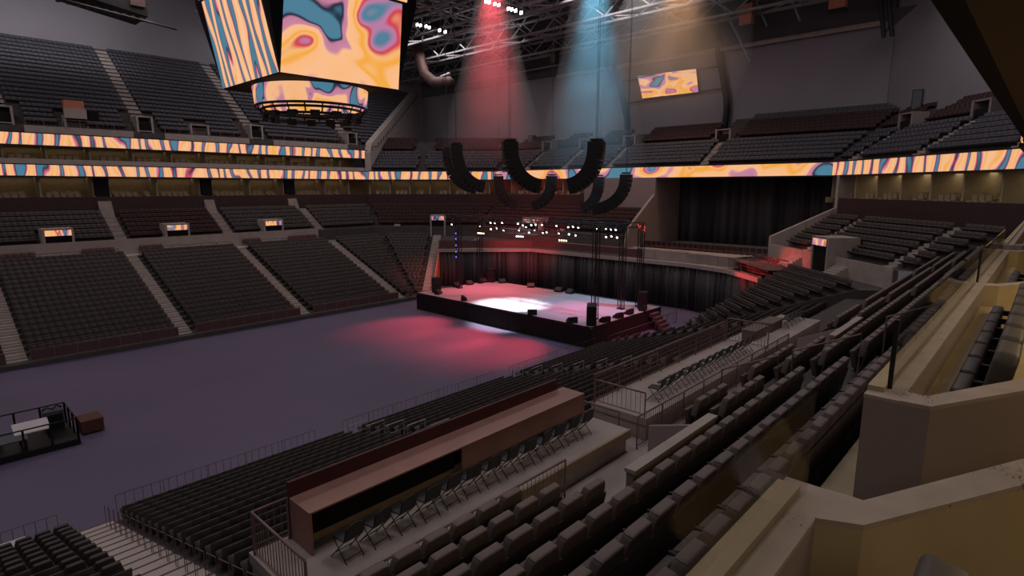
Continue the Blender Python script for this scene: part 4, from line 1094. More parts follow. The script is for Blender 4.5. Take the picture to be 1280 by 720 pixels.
# lattice towers
def tower(x, y, z0, z1, label, w=0.42):
    t = thing('lighting_tower', label, 'tower', (x, y, z0))
    Hh = z1 - z0
    for sx in (-1, 1):
        for sy in (-1, 1): MB().tube([(sx * w / 2, sy * w / 2, 0), (sx * w / 2, sy * w / 2, Hh)], 0.045, 5).build('upright', M['blackp'], t)
    mb = MB(); n = int(Hh / 0.5)
    for k in range(n):
        z, zz = Hh * k / n, Hh * (k + 1) / n
        s = 1 if k % 2 else -1
        for sy in (-1, 1): mb.tube([(-s * w / 2, sy * w / 2, z), (s * w / 2, sy * w / 2, zz)], 0.014, 4, caps=False)
        for sx in (-1, 1): mb.tube([(sx * w / 2, -s * w / 2, z), (sx * w / 2, s * w / 2, zz)], 0.014, 4, caps=False)
    mb.build('lattice', M['blackp'], t)
    MB().box(-w * .7, w * .7, -w * .7, w * .7, 0, 0.06).build('base_plate', M['blackp'], t)
    return t
TW = [(40.0, 27.7, 'black lattice tower standing by the near front speakers'), (45.1, 28.3, 'black lattice tower midway along the near side of the stage'), (47.3, 27.7, 'black lattice tower by the rear near corner speaker'),
      (42.3, 47.7, 'black lattice tower with blue lamps on the far side'), (46.2, 48.4, 'black lattice tower beside the red topped speaker')]
for x, y, L in TW: tower(x, y, SZ, 9.75, L)
for k, (px, py) in enumerate(((575, 292), (575, 299), (575, 307), (576, 315), (577, 322))):
    q = atX(px, py, 42.0)
    t = thing('tower_lamp', '%s small violet blue lamp from the top on the far lattice tower' % ordw(k + 1), 'lamp', (42.0, 47.7, q[2]), 0, 'violet lamps on the far tower')
    MB().box(-0.09, 0.0, -0.09, 0.09, -0.09, 0.09).build('housing', M['blackp'], t); MB().box(-0.12, -0.09, -0.07, 0.07, -0.07, 0.07).build('lens', M['lampb'], t)
# lighting trusses over the stage
def truss(name, a, b, w, label=None, cat=None, mt='blackp', kind=None, seg=0.8, r=0.03):
    a, b = Vector(a), Vector(b); d = b - a; L = d.length; d /= L
    u = d.cross(Vector((0, 0, 1))).normalized() * w / 2; v = Vector((0, 0, w / 2))
    mbc, mbl = MB(), MB()
    for su in (-1, 1):
        for sv in (-1, 1): mbc.tube([a + u * su + v * sv - a, b + u * su + v * sv - a], r, 5)
    n = max(2, int(L / seg)); 
    for k in range(n):
        p, q = d * (L * k / n), d * (L * (k + 1) / n); s = 1 if k % 2 else -1
        for su in (-1, 1): mbl.tube([p + u * su - v * s, q + u * su + v * s], r * .5, 4, caps=False)
        mbl.tube([p - u * s + v, q + u * s + v], r * .5, 4, caps=False); mbl.tube([p - u * s - v, q + u * s - v], r * .5, 4, caps=False)
    if kind:
        mbc.v += []; o = len(mbc.v); mbc.v += mbl.v; mbc.f += [tuple(i + o for i in f) for f in mbl.f]; mbc.m += mbl.m
        ob = mbc.build(name, M[mt]); ob.location = a; return tag(ob, kind=kind)
    t = thing(name, label, cat, a); mbc.build('chords', M[mt], t); mbl.build('lattice', M[mt], t); return t
RIGS = [((42.0, 27.0, 9.75), (42.0, 49.5, 9.75), 'black lighting truss carrying the upper row of white lamps'), ((40.9, 29.0, 8.75), (40.9, 46.0, 8.75), 'black lighting truss carrying the lower row of white lamps'),
        ((40.0, 27.6, 9.6), (47.3, 27.7, 9.6), 'black side truss joining the near towers'), ((42.3, 47.9, 9.6), (46.2, 48.4, 9.6), 'black side truss joining the far towers'), ((45.5, 28.0, 9.7), (45.5, 48.5, 9.7), 'black rear lighting truss above the stage')]
for a, b, L in RIGS: truss('lighting_truss', a, b, 0.42, L, 'truss')
def make_head():
    t = thing('stage_light', 'x', 'light')
    MB().tube([(0, 0, -0.20), (0, 0, 0.10)], [0.13, 0.09], 8).build('body', M['blackp'], t, smooth=True)
    MB().box(-0.17, 0.17, -0.05, 0.05, 0.10, 0.22).build('yoke', M['blackp'], t)
    MB().tube([(0, 0, -0.23), (0, 0, -0.19)], 0.075, 8).build('lens', M['lamp'], t)
    return t
hd = make_head(); hch = kids(hd)
UP = [(566, 279), (601, 282), (614, 277), (620, 277), (629, 277), (648, 278), (655, 280), (659, 282), (665, 279.5), (671, 279.5), (679, 279.5), (697, 281), (711, 282), (718, 282), (724, 282.5), (747, 284)]
LO = [(615, 285), (622, 284), (631, 286), (650, 286), (662, 289), (670, 286), (680, 289), (685, 289), (699, 289.5), (712, 291), (720, 292)]
RR = [(759, 285), (765, 285), (771, 285), (759, 294), (766, 294), (772, 295)]
first = True
def head(q, lab, grp, rx):
    global first
    if first: hd.location = q; hd.rotation_euler = rx; tag(hd, lab, None, grp); first = False
    else:
        o = dup(hd, hch, q, 0, lab, grp); o.rotation_euler = rx
rnd = random.Random(9)
for lst, X, nm in ((UP, 42.0, 'the upper lamp truss'), (LO, 40.9, 'the lower lamp truss'), (RR, 42.0, 'the cluster at the near tower')):
    for i, p in enumerate(lst):
        q = atX(p[0], p[1], X); head(q, '%s small bright stage lamp along %s, from the far side' % (ordw(i + 1), nm), 'white stage lamps on ' + nm, (rnd.uniform(-.3, .3), -0.9 * -1 + rnd.uniform(-.2, .2), 0))
# warm four-lamp bars hanging below
for gi, (gx, gy, L) in enumerate(((602, 291.5, 'first from the far tower'), (650.5, 295.5, 'in the middle below the trusses'), (704.5, 300.5, 'nearest tower side'))):
    t = thing('blinder_bar', 'bar of four warm lamps ' + ('beside the near towers' if gi == 2 else L), 'light', atX(gx, gy, 41.5), 0.0)
    MB().box(-0.1, -0.02, -0.55, 0.55, -0.1, 0.12).build('bar', M['blackp'], t)
    for j in range(4): MB().box(-0.14, -0.1, -0.46 + j * 0.27, -0.36 + j * 0.27, -0.06, 0.05).build('lamp', M['lampw'], t)
# chain motors / cables from rig to roof
def cable(x, y, z0, z1, label, r=0.022):
    o = MB().tube([(0, 0, 0), (0, 0, z1 - z0)], r, 4).build('hoist_cable', M['blackp']); o.location = (x, y, z0)
    return tag(o, label, 'cable')

# ------------------------------------------------------------------ hanging line arrays
def line_array(ptop, pbot, X, label, w, nbox, mt='blackp'):
    a = Vector(atX(*ptop, X)); b = Vector(atX(*pbot, X))
    dirh = Vector((b.x - a.x, b.y - a.y, 0)); Lh = dirh.length
    dh = Vector((_rt[0], _rt[1], 0)) * (1 if pbot[0] > ptop[0] else -1)
    dh = (dh + Vector((0.35, 0, 0))).normalized()
    wv = Vector((-dh.y, dh.x, 0))
    t = thing('line_array', label, 'speaker', a)
    Hh = a.z - b.z
    pts = []
    sp_ = abs(dirh.dot(Vector((_rt[0], _rt[1], 0)))) / max(0.3, abs(dh.dot(Vector((_rt[0], _rt[1], 0)))))
    for i in range(nbox + 1):
        s = i / nbox; th = (s ** 1.7) * 1.42
        pts.append(th)
    # integrate a curve that bends from vertical to nearly level
    P = [Vector((0, 0, 0))]
    for i in range(nbox):
        th = (pts[i] + pts[i + 1]) / 2; P.append(P[-1] + dh * math.sin(th) + Vector((0, 0, -math.cos(th))))
    fx = sp_ / P[-1].dot(dh); fz = Hh / -P[-1].z
    P = [dh * (p.dot(dh) * fx) + Vector((0, 0, p.z * fz)) for p in P]
    for i in range(nbox):
        c = (P[i] + P[i + 1]) / 2; d = (P[i + 1] - P[i]); l = d.length; d = d.normalized(); n = d.cross(wv).normalized()
        mb = MB(); mb.obox(c, d * (l * 0.495), wv * (w / 2), n * (w * 0.56)); mb.build('speaker_box', M[mt], t, bevel=0.02)
    mb = MB(); mb.obox(P[0] + Vector((0, 0, 0.12)), wv * (w / 2), dh * (w * 0.4), Vector((0, 0, 0.06))); mb.build('rigging_frame', M['blackp'], t)
    for s in (-1, 1):
        MB().tube([P[0] + wv * (s * w * 0.3) + Vector((0, 0, 0.1)), P[0] + wv * (s * w * 0.3) + Vector((0, 0, 41.8 - a.z))], 0.02, 4).build('hoist_cable', M['blackp'], t)
    return t
line_array((570, 181), (603, 234), 37.5, 'large curved hanging speaker array over the front far corner of the stage', 1.0, 12)
line_array((559, 187), (592, 236), 39.0, 'curved hanging speaker array half hidden beside the front far one', 0.9, 12)
line_array((637, 177), (676, 233), 37.5, 'large curved hanging speaker array over the middle of the stage front', 1.15, 13)
line_array((746, 177), (710, 233), 37.5, 'large curved hanging speaker array over the near front of the stage', 1.1, 13)
line_array((623, 220), (645, 257), 47.0, 'smaller curved speaker array at the rear far side of the stage', 0.9, 10)
line_array((690, 220), (666, 257), 47.0, 'smaller curved speaker array curling toward the middle rear', 0.9, 10)
line_array((749, 221), (726, 260), 49.0, 'dim smaller speaker array at the rear behind the near one', 0.9, 10)
line_array((783, 218), (738, 261), 46.0, 'smaller curved speaker array above the near towers', 0.95, 11)

# ------------------------------------------------------------------ hanging scoreboard
JX, JY = 21.1, 39.1
hb = 4.35; zb = 19.75; zt = 25.2; ht = hb + 1.0
sb = thing('scoreboard', 'huge hanging scoreboard with flared LED faces and a round LED ring below', 'scoreboard', (JX, JY, zb))
def uvquad(name, q, size, m, parent, uo=(0, 0)):
    me = bpy.data.meshes.new(name); me.from_pydata(q, [], [(0, 1, 2, 3)]); me.materials.append(M[m]); ul = me.uv_layers.new(name='UVMap')
    for lp, uv in zip(me.loops, ((0, 0), (size[0], 0), (size[0], size[1]), (0, size[1]))): ul.data[lp.index].uv = (uv[0] + uo[0], uv[1] + uo[1])
    return link(name, me, parent)
cut = 0.32
for i in range(4):
    R_ = Matrix.Rotation(i * PI / 2, 4, 'Z')
    def T(x, y, z): return tuple(R_ @ Vector((x, y, z)))
    mm = 'ledbig' if i % 2 == 0 else 'ledwave'
    uvquad('led_screen', [T(-hb + cut * .2, -hb, 0.05), T(hb - cut * .2, -hb, 0.05), T(ht - 1.25, -ht, zt - zb), T(-ht + 1.25, -ht, zt - zb)], (2 * hb, zt - zb), mm, sb, (i * 9, 0))
    uvquad('upper_screen', [T(-ht + .9, -ht - 0.05, zt - zb + 0.15), T(ht - .9, -ht - 0.05, zt - zb + 0.15), T(ht - .5, -ht - 0.5, zt - zb + 2.6), T(-ht + .5, -ht - 0.5, zt - zb + 2.6)], (2 * hb, 2.4), mm, sb, (i * 9, 7))
mb = MB()
b0, b1 = hb - 0.06, ht - 0.06
vs = [(-b0, -b0, 0), (b0, -b0, 0), (b0, b0, 0), (-b0, b0, 0), (-b1, -b1, zt - zb), (b1, -b1, zt - zb), (b1, b1, zt - zb), (-b1, b1, zt - zb)]
mb.add(vs, BOXF); mb.box(-b1 - .02, b1 + .02, -b1 - .02, b1 + .02, zt - zb, zt - zb + 2.8); mb.build('housing', M['black'], sb)
ring_r = 3.75; n = 64; vs = []; me = bpy.data.meshes.new('led_ring'); uvs = []
for i in range(n + 1):
    a = 2 * PI * i / n
    vs += [(ring_r * math.cos(a), ring_r * math.sin(a), -1.25), ((ring_r + .12) * math.cos(a), (ring_r + .12) * math.sin(a), -0.05)]; uvs += [(a * ring_r, 0), (a * ring_r, 1.2)]
me.from_pydata(vs, [], [(2 * i, 2 * i + 2, 2 * i + 3, 2 * i + 1) for i in range(n)]); me.materials.append(M['ledring']); ul = me.uv_layers.new(name='UVMap')
for lp in me.loops: ul.data[lp.index].uv = uvs[lp.vertex_index]
link('led_ring', me, sb)
mb = MB()
for r, z in ((ring_r, -1.3), (ring_r - 0.35, -1.5), (ring_r - 0.5, -1.9)):
    mb.tube([(r * math.cos(2 * PI * i / 40), r * math.sin(2 * PI * i / 40), z) for i in range(41)], 0.09, 5)
for i in range(20):
    a = 2 * PI * i / 20; mb.box(-.01, .01, -.01, .01, -2, -2)
    c, s = math.cos(a), math.sin(a)
    mb.tube([((ring_r - .1) * c, (ring_r - .1) * s, -1.2), ((ring_r - .5) * c, (ring_r - .5) * s, -1.95)], 0.05, 4)
mb.build('lower_frame', M['blackp'], sb)
for i in range(14):
    a = 2 * PI * (i + .5) / 14; c, s = math.cos(a), math.sin(a); r = ring_r - .55
    MB().obox((r * c, r * s, -1.95), (c * .16, s * .16, 0), (-s * .3, c * .3, 0), (0, 0, .22)).build('downlight', M['blackp'], sb)
for sx in (-1, 1):
    for sy in (-1, 1): MB().tube([(sx * 3.5, sy * 3.5, zt - zb + 2.7), (sx * 3.5, sy * 3.5, 42 - zb)], 0.05, 5).build('hoist_cable', M['blackp'], sb)

# ------------------------------------------------------------------ east wall: screen between two bowed columns
EX = 74.6
c0, c1, c2, c3 = atX(803, 123, EX), atX(873, 115, EX), atX(870, 86, EX), atX(797, 95, EX)
ws = thing('wall_screen', 'small bright LED screen hung between two bowed dark columns', 'screen', c0)
q = [Vector(p) - Vector(c0) for p in (c0, c1, c2, c3)]
uvquad('led_screen', q, (9, 3.2), 'ledwall', ws)
mb = MB(); mb.slab([v + Vector((0.03, 0, 0)) for v in q], (0.25, 0, 0)); mb.build('housing', M['blackp'], ws)
for nm, pts, L in (('r', ((904, 184), (905, 165), (908.5, 140), (908, 122), (903, 92), (899, 70), (897, 51)), 'thick bowed dark column right beside the wall screen'), ('l', ((783, 178), (784, 160), (784, 148), (778, 122), (770, 90), (767, 72)), 'bowed dark column half lost in blue haze by the wall screen')):
    P = [atX(x, y, EX) for x, y in pts]; b = Vector(P[0])
    L = L.replace('right beside', 'standing clear beside')
    t = thing('bowed_column', L, 'column', b)
    MB().tube([Vector(p) - b for p in P], 0.42, 8).build('shaft', M['blackp'], t, smooth=True)
    MB().tube([Vector(P[-1]) - b, Vector(P[-1]) - b + Vector((0, 0, 0.5))], 0.5, 8).build('cap', M['blackp'], t)
for y0, y1, L in ((82, 82, 'upper'), (110, 118, 'lower')):
    a = atX(905, y0, EX + .1); b = atX(778, y0 + 20, EX + .1)
    o = MB().tube([(0, 0, 0), tuple(Vector(b) - Vector(a))], 0.09, 5).build('tie_rod', M['blackp']); o.location = a
    tag(o, L + ' dark tie rod joining the two bowed columns behind the screen', 'rod')
# dark equipment boxes standing along the top of the end seating
for (x, y0, y1, w, L) in ((518, 168, 185, 18, 'on the far end by the pale sloping wall'), (665, 161, 178, 10, 'above the middle portal of the end seats'), (797, 164, 180, 28, 'wide and low behind the bowed column'), (1145, 113, 142, 9, 'tall and slim on the corner deck')):
    b = atX(x, y1 + 3, 72.5)
    hgt = max(1.6, (y1 - y0) * 0.105); wd = w * 0.105
    if x >= 1000:
        d_ = ray(x, y1); k_ = 60.5 / (d_[0] - d_[1]); b = (d_[0] * k_, d_[1] * k_, H + d_[2] * k_); hgt, wd = 2.6, 0.9
    t = thing('equipment_cabinet', 'dark grey cabinet ' + L, 'cabinet', (b[0], b[1], b[2] - 0.3))
    MB().box(-.4, .4, -wd / 2, wd / 2, 0, hgt).build('body', M['blackp'], t, bevel=0.03)
    MB().box(-.44, -.4, -wd / 2 + .08, wd / 2 - .08, .1, hgt - .1).build('front_panel', M['slate'], t)
# ------------------------------------------------------------------ roof steel
for x, z, w in ((70.0, 33.9, 2.2), (62.0, 34.3, 2.4), (54.0, 35.0, 2.4), (46.0, 35.6, 2.4), (38.0, 36.2, 2.4)):
    truss('beam_truss', (x, 8, z), (x, 94, z), w, None, None, 'steel', 'structure', 3.0, 0.19)
for i, y in enumerate((26, 36, 46, 56, 66, 78, 90)):
    truss('beam_truss', (32, y, 38.0), (75, y, 38.0), 1.4, None, None, 'steel', 'structure', 2.4, 0.11)
mb = MB()
for x in range(34, 76, 4):
    for dz in (0,): mb.tube([(x, 10, 40.9), (x, 95, 40.9)], 0.09, 4)
struct(mb, 'beam_purlins', [M['steel']])
# white handrail pipe of the east catwalk
mb = MB(); a, b = atX(584, 79, 73.5), atX(704, 52, 73.5)
t = thing('catwalk_rail', 'pale pipe rail of the high catwalk behind the red beam', 'railing', a)
MB().tube([(0, 0, -2.2), (0, 0, 0), tuple(Vector(b) - Vector(a))], 0.2, 6).build('top_rail', M['duct'], t)
MB().tube([(0.2, 0, -3.2), (0.2, b[1] - a[1], -3.2 + b[2] - a[2])], 0.14, 6).build('lower_pipe', M['steel'], t)
# hanging cabinets under the catwalk
for k, (x, y0, y1, w, L, m) in enumerate(((637, 60, 88, 8, 'below the pale catwalk rail beside the red beam', 'duct'), (693.5, 57, 80, 9, 'below the end of the pale catwalk rail', 'duct'), (933, 6, 34, 16, 'in the orange haze edge', 'salmon'), (1047, -6, 14, 18, 'cut by the top of the picture', 'salmon'))):
    X = 70.0; p = atX(x, y1, X); p2 = atX(x, y0, X); hh = p2[2] - p[2]; wd = w * 0.088
    t = thing('hanging_cabinet', 'boxy cabinet hanging from the roof steel ' + L, 'cabinet', p)
    MB().box(-.5, .5, -wd / 2, wd / 2, 0.18, hh).build('body', M[m], t, bevel=0.04)
    MB().box(-.56, .56, -wd / 2 - .06, wd / 2 + .06, 0, 0.18).build('base_tray', M['blackp'], t)
    for s in (-1, 1): MB().tube([(0, s * wd * .35, hh), (0, s * wd * .35, 38.0 - p[2])], 0.05, 4).build('hanger_rod', M['steel'], t)
# diagonal hangers by the corner
for (p, q_, L) in (((905, 10), (939, 78), 'longest of the slanted struts under the roof steel'), ((946, 3), (959, 33), 'short slanted strut past the orange haze'), ((990, 0), (1000, 26), 'short slanted strut beside the cabinet cut by the frame')):
    a, b = atX(p[0], p[1], 71.0), atX(q_[0], q_[1], 72.0)
    o = MB().tube([(0, 0, 0), tuple(Vector(b) - Vector(a))], 0.14, 5).build('roof_strut', M['steel']); o.location = a; tag(o, 'grey ' + L, 'strut')
a, b = atX(1098, 0, 70.0), atX(1110, 46, 70.0)
t = thing('roof_post', 'dark twin post dropping from the roof where the white wall pipe ends', 'post', b)
for dy in (-.35, .35): MB().tube([(0, dy, 0), tuple(Vector(a) - Vector(b) + Vector((0, dy, 3)))], 0.22, 6).build('leg', M['blackp'], t)
MB().slab([(0, 0.3, 0.4), (0, -2.2, 2.6), (0, -0.4, 2.6)], (0.15, 0, 0)).build('bracket', M['blackp'], t)
# ducts
dp = [atX(*p, 60.0) for p in ((470, 48), (500, 48), (516, 51), (523, 60), (526, 78), (531, 93), (543, 103), (556, 103))]
t = thing('air_duct', 'fat brownish duct snaking down beside the scoreboard', 'duct', dp[0])
MB().tube([Vector(p) - Vector(dp[0]) for p in dp], [0.85] * 8, 12).build('duct_pipe', M['duct'], t, smooth=True)
for i in (2, 5): 
    v = Vector(dp[i]) - Vector(dp[0]); w_ = (Vector(dp[i + 1]) - Vector(dp[i - 1])).normalized() * .12
    MB().tube([v - w_, v + w_], 0.92, 12).build('duct_collar', M['duct'], t)
t = thing('duct_cap', 'pale curved end piece of the duct beside the red beam', 'duct', dp[-1])
MB().tube([(0, 0, 0), (0.2, -0.8, 0.1), (0.3, -1.4, -.35)], [0.72, 0.78, 0.66], 12).build('hood', M['duct'], t, smooth=True)
MB().tube([(0, 0.9, 0.95), (0.1, 0, 1.1), (0.2, -0.9, 1.25)], 0.16, 6).build('bright_rim', M['white'], t, smooth=True)
# dark service gallery hanging top-left
g = thing('service_gallery', 'dark boxed gallery hanging high above the steep deck at the picture top', 'gallery', (12.4, 70, 30.1))
A_ = Vector((12.4, 70, 30.1))
def rel(p): return tuple(Vector(p) - A_)
P0, P1, P2, P3 = (12.4, 70, 30.15), (20.2, 70, 29.7), (26.5, 78, 33.5), (12.4, 78, 33.0)
MB().slab([rel((11.0, 70, 31.6)), rel((20.2, 70, 30.2)), rel((20.2, 70, 34.5)), rel((11.0, 70, 34.5))], (0, 4.5, 0)).build('box', M['blackp'], g)
MB().tube([rel((10.5, 69.9, 30.5)), rel((20.5, 69.9, 29.65)), rel((24.2, 74.5, 30.5))], 0.12, 5).build('bottom_rail', M['chair'], g)
MB().box(*[v for pr_ in ((18.7 - A_.x, 20.0 - A_.x), (-.25, 0.0), (31.0 - A_.z, 33.8 - A_.z)) for v in pr_]).build('light_panel', M['duct'], g)
for i in range(12):
    x = 11.2 + i * .75; MB().box(x - A_.x, x - A_.x + .3, -.1, .3, 0.05 - i * .045, 0.4 - i * .045).build('lamp_head', M['chair'], g)
# bright work lights in the roof: pairs
FX = [(507, 26), (511, 28), (522, 31), (526, 32), (533, 33), (537, 34.5), (550, 38), (557, 40), (608, 2), (612, 3), (619, 5), (624, 6.5), (636, 11), (640, 12), (645, 13.5), (652, 16)]
for i, p in enumerate(FX):
    X = 52.0; q = atX(p[0], p[1], X)
    L = ('%s tiny white work light in the string beside the scoreboard' % ordw(i + 1)) if i < 8 else ('%s tiny white work light in the string at the top of the red beam' % ordw(i - 7))
    t = thing('ceiling_light', L, 'light', q, 0, 'roof work lights')
    MB().tube([(0.1, 0, 0), (0.1, 0, 42.0 - q[2])], 0.03, 4).build('drop_rod', M['steel'], t)
    MB().box(0.0, 0.3, -.2, .2, -.1, .35).build('housing', M['blackp'], t, bevel=0.02)
    MB().box(-.12, 0.0, -.19, .19, -.17, .17).build('lens', M['lamp'], t, bevel=0.03)

# ------------------------------------------------------------------ mixing position on the floor
mx0, mx1, my0, my1 = -1.5, 5.0, 35.0, 38.2
fp = thing('mixing_riser', 'low black riser with thin railings at the edge of the picture', 'platform', (mx0, my0, 0))
MB().box(0, mx1 - mx0, 0, my1 - my0, 0.0, 0.32).build('deck', M['blackp'], fp, bevel=0.02)
def fr(pts, nm):
    MB().tube([(p[0], p[1], 1.42) for p in pts], 0.04, 5).build('top_rail', M['blackp'], fp)
    for a, b in zip(pts, pts[1:]):
        L = math.dist(a, b); n = max(1, round(L / 1.15))
        for i in range(n + 1):
            x, y = a[0] + (b[0] - a[0]) * i / n, a[1] + (b[1] - a[1]) * i / n
            MB().box(x - .045, x + .045, y - .045, y + .045, 0.3, 1.42).build('post', M['blackp'], fp)
W_, D_ = mx1 - mx0, my1 - my0
fr([(0.1, 0.06), (W_ - .06, 0.06), (W_ - .06, D_ - .06), (0.1, D_ - .06)], 'r')
t = thing('mixing_desk', 'white topped table inside the railed black riser', 'table', (3.25, 35.95, 0.32))
MB().slab([(-.7, -.45, .72), (.7, -.45, .72), (.7, .45, 1.02), (-.7, .45, 1.02)], (0, 0, .05)).build('table_top', M['white'], t, bevel=0.01)
for x in (-.48, .68):
    for y in (-.34, .34): MB().box(x - .03, x + .03, y - .03, y + .03, 0, .76 + (.22 if y > 0 else 0)).build('leg', M['blackp'], t)
t = thing('equipment_rack', 'dark rack with a wavy top standing inside the railed riser', 'rack', (4.3, 37.2, 0.32))
MB().box(-.42, .42, -.35, .35, 0, 1.15).build('cabinet', M['slate'], t, bevel=0.03)
MB().box(-.36, .36, -.37, -.35, .1, .95).build('front_panel', M['blackp'], t)
MB().tube([(-.4, 0, 1.2), (-.2, .1, 1.28), (0, -.1, 1.2), (.2, .1, 1.3), (.4, 0, 1.2)], 0.05, 6).build('cable_coil', M['chair'], t, smooth=True)
t = thing('control_console', 'long dark slate console at the front of the railed riser', 'console', (1.4, 35.4, 0.32))
MB().extrude_x([(-.3, 0.55), (.3, 0.55), (.3, 0.8), (-.3, 0.62)], -1.3, 1.6).build('panel', M['slate'], t, bevel=0.015)
for x in (-1.2, 1.5): MB().box(x - .05, x + .05, -.25, .25, 0, .56).build('leg', M['blackp'], t)
t = thing('equipment_rack', 'dark rack cut by the picture edge inside the railed riser', 'rack', (1.6, 36.9, 0.32))
MB().box(-.5, .5, -.4, .4, 0, 1.0).build('cabinet', M['slate'], t, bevel=0.03); MB().box(-.44, .44, -.42, -.4, .1, .85).build('front_panel', M['blackp'], t)
t = thing('flight_case', 'brown road case beside the end of the railed riser', 'case', (5.75, 36.7, 0.0))
MB().box(-.5, .5, -.62, .62, 0.1, .62).build('body', M['brown'], t, bevel=0.02); MB().box(-.51, .51, -.63, .63, .62, .78).build('lid', M['brown'], t, bevel=0.02)
for x in (-.4, .4):
    for y in (-.5, .5): MB().tube([(x - .03, y, .06), (x + .03, y, .06)], .06, 8).build('caster', M['blackp'], t)
t = thing('white_crate', 'small white box at the front of the corner seats', 'box', atZ(17, 680, 0.9)[:2] + (0.0,))
MB().box(-.32, .32, -.25, .25, 0, .85).build('body', M['white'], t, bevel=0.02); MB().box(-.34, .34, -.27, .27, .85, .92).build('lid', M['white'], t, bevel=0.01)

# ------------------------------------------------------------------ haze drifting in the beams
def haze(apex, zlow, r0, r1, dens, z0, z1, label, top=None):
    h = apex[2] - zlow; n = 20; prof = [(r0, 0.0), (r0 + (r1 - r0) * .5, -h * .5), (r1, -h * .92), (r1 * .8, -h)]
    if top: prof = top
    mb = MB(); vs = []
    for r, z in prof: vs += [(r * math.cos(2 * PI * i / n), r * math.sin(2 * PI * i / n), z) for i in range(n)]
    fs = [tuple(range(n)), tuple(range(len(vs) - 1, len(vs) - n - 1, -1))]
    for k in range(len(prof) - 1): fs += [(k * n + i, (k + 1) * n + i, (k + 1) * n + (i + 1) % n, k * n + (i + 1) % n) for i in range(n)]
    mb.add(vs, fs)
    o = mb.build('beam_haze', []); o.location = apex
    m = bpy.data.materials.new('beam_haze'); m.use_nodes = True; nt = m.node_tree; nt.nodes.clear()
    out = nt.nodes.new('ShaderNodeOutputMaterial'); v = nt.nodes.new('ShaderNodeVolumeScatter')
    tc = nt.nodes.new('ShaderNodeTexCoord'); sx = nt.nodes.new('ShaderNodeSeparateXYZ'); mr = nt.nodes.new('ShaderNodeMapRange')
    mr.interpolation_type = 'SMOOTHSTEP'
    mr.inputs['From Min'].default_value = z0 - apex[2]; mr.inputs['From Max'].default_value = z1 - apex[2]; mr.inputs['To Max'].default_value = dens
    nz = nt.nodes.new('ShaderNodeTexNoise'); nz.inputs['Scale'].default_value = 0.35; nz.inputs['Detail'].default_value = 2
    ml = nt.nodes.new('ShaderNodeMath'); ml.operation = 'MULTIPLY'; ml2 = nt.nodes.new('ShaderNodeMath'); ml2.operation = 'MULTIPLY'; ml2.inputs[1].default_value = 2.0
    nt.links.new(tc.outputs['Object'], sx.inputs[0]); nt.links.new(sx.outputs['Z'], mr.inputs['Value']); nt.links.new(tc.outputs['Object'], nz.inputs['Vector'])
    nt.links.new(mr.outputs[0], ml.inputs[0]); nt.links.new(nz.outputs['Fac'], ml2.inputs[0]); nt.links.new(ml2.outputs[0], ml.inputs[1])
    nt.links.new(ml.outputs[0], v.inputs['Density']); nt.links.new(v.outputs[0], out.inputs['Volume']); o.data.materials.append(m)
    return tag(o, label, 'haze', kind='stuff')
RA = atX(615, -62, 44.0); BA = atX(746, -75, 44.0); OA = atX(850, 20, 60.0)
haze(RA, 12.5, 0.7, 6.4, 0.05, 14.0, 26.0, 'smoky red beam of haze falling from the roof lamps')
haze(BA, 12.5, 1.2, 5.4, 0.045, 12.5, 22.0, 'smoky blue beam of haze falling from the roof behind the scoreboard')
haze(OA, OA[2] - 14, 0, 0, 0.035, OA[2] - 12, OA[2] - 3, 'warm orange haze drifting under the roof steel', top=[(2, 4.5), (5.5, 3), (7.5, -1), (7.5, -5), (6, -9), (3, -12.5)])

# ------------------------------------------------------------------ lights
def spot(name, loc, target, power, col, angle, blend=0.5, size=0.3):
    l = bpy.data.lights.new(name, 'SPOT'); l.energy = power; l.color = col; l.spot_size = math.radians(angle); l.spot_blend = blend; l.shadow_soft_size = size
    o = bpy.data.objects.new(name, l); COL.objects.link(o); o.location = loc
    o.rotation_euler = (Vector(target) - Vector(loc)).to_track_quat('-Z', 'Y').to_euler(); return o
def area(name, loc, sx, sy, power, col, rot=(0, 0, 0)):
    l = bpy.data.lights.new(name, 'AREA'); l.shape = 'RECTANGLE'; l.size = sx; l.size_y = sy; l.energy = power; l.color = col
    o = bpy.data.objects.new(name, l); COL.objects.link(o); o.location = loc; o.rotation_euler = rot; return o
for x in (0, 20, 40, 58):
    for y in (8, 39, 70):
        area('house_light', (x, y, 34.0), 9, 9, 950 if y != 8 else 700, (1.0, 0.90, 0.90))
# warm strips inside the suites
area('suite_light', (18, 80.3, 14.05), 60, 0.6, 55, (1.0, 0.76, 0.48))
area('suite_light', (18, 80.3, 17.2), 60, 0.6, 45, (1.0, 0.76, 0.48))
a = along('SE', 27.0, t=46.0); area('suite_light', (a[0], a[1], 14.05), 22, 0.6, 70, (1.0, 0.78, 0.50), (0, 0, PI / 4))
a = along('NE', 27.0, t=10.0); area('suite_light', (a[0], a[1], 14.05), 20, 0.6, 18, (1.0, 0.74, 0.46), (0, 0, -PI / 4))
area('suite_light', (8.5, -2.0, 14.1), 8, 1.5, 110, (1.0, 0.74, 0.40))
area('suite_light', (24.0, -2.0, 14.1), 14, 1.5, 34, (1.0, 0.74, 0.40))
area('suite_light', (0.3, -2.0, 14.1), 3, 1.5, 24, (1.0, 0.80, 0.55))
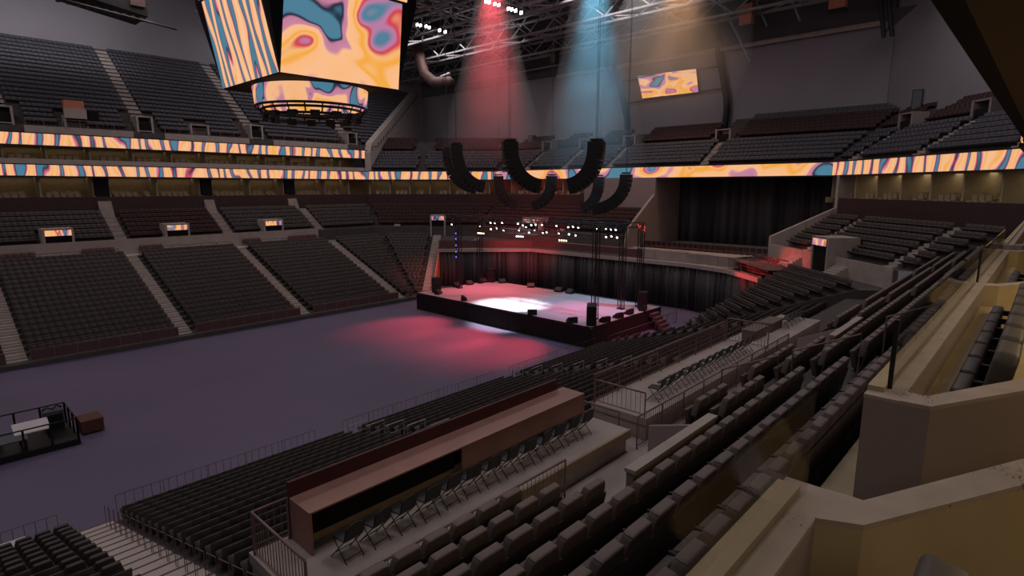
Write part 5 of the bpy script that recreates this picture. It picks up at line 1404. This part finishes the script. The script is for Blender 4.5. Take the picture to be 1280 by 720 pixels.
# show lights
spot('beam_red', (RA[0], RA[1], RA[2] + 0.3), (RA[0], RA[1], 0), 64000, (1, 0.08, 0.11), 31, 0.9, 0.3)
spot('beam_blue', (BA[0], BA[1], BA[2] + 0.3), (BA[0], BA[1], 0), 56000, (0.20, 0.58, 0.85), 31, 0.9, 0.3)
spot('beam_orange', (OA[0], OA[1], OA[2] + 4.2), (OA[0], OA[1] + 0.5, 16), 9000, (1, 0.52, 0.24), 90, 1.0, 0.4)
spot('key_white', (39.6, 36.9, 25.0), (39.4, 37.2, 0), 70000, (1, 0.97, 1.0), 19, 0.35, 0.8)
for y, ty in ((44, 43.5), (37, 37.0), (31, 31.5)):
    spot('wash_red', (40.2, y, 9.3), (32.0, ty, 0), 12000, (1, 0.06, 0.09), 44, 0.9, 0.3)
spot('wash_red_side', (47.0, 28.0, 9.5), (53.0, 19.0, 5.8), 17000, (1, 0.07, 0.06), 34, 0.8, 0.3)
spot('wash_red_ledge', (46.0, 44.0, 9.2), (57.0, 50.5, 6.6), 4500, (1, 0.10, 0.10), 62, 0.9, 0.3)
spot('wash_orange_side', (44.0, 46.5, 9.0), (44.8, 54.0, 2.0), 3000, (1, 0.22, 0.14), 55, 0.8, 0.3)
spot('wash_red_rear', (43.5, 45.5, 9.3), (43.5, 45.0, 1.8), 2500, (1, 0.10, 0.18), 95, 1.0, 0.3)
spot('wash_red_side', (43.0, 21.8, 8.5), (43.0, 26.0, 0.8), 1500, (1, 0.07, 0.10), 80, 1.0, 0.3)
spot('wash_red_near', (43.0, 32.5, 9.3), (42.5, 30.0, 0.5), 2600, (1, 0.12, 0.30), 85, 1.0, 0.3)
area('wall_light', (8, 86, 33.0), 30, 3, 900, (1.0, 0.95, 0.97), (math.radians(75), 0, 0))  # added fill without a fitting, brightens the north wall
area('wall_light', (44, 84, 33.0), 20, 3, 500, (1.0, 0.95, 0.97), (math.radians(75), 0, 0))
for x, y in ((46, 40), (60, 60), (62, 30)):
    area('roof_light', (x, y, 33.0), 8, 8, 150, (1.0, 0.95, 0.97), (PI, 0, 0))  # added upward fill without a fitting, lifts the roof steel
w = bpy.data.worlds.new('world'); SC.world = w; w.use_nodes = True
w.node_tree.nodes['Background'].inputs[0].default_value = (0.9, 0.82, 0.9, 1); w.node_tree.nodes['Background'].inputs[1].default_value = 0.065

# ------------------------------------------------------------------ view
SC.view_settings.view_transform = 'Standard'; SC.view_settings.look = 'None'; SC.view_settings.gamma = 1.0; SC.view_settings.exposure = 0.0
SC.view_settings.use_curve_mapping = False
SC.cycles.use_denoising = True
SC.cycles.max_bounces = 6; SC.cycles.diffuse_bounces = 3; SC.cycles.glossy_bounces = 2; SC.cycles.transparent_max_bounces = 8; SC.cycles.volume_bounces = 0
SC.cycles.sample_clamp_indirect = 4.0
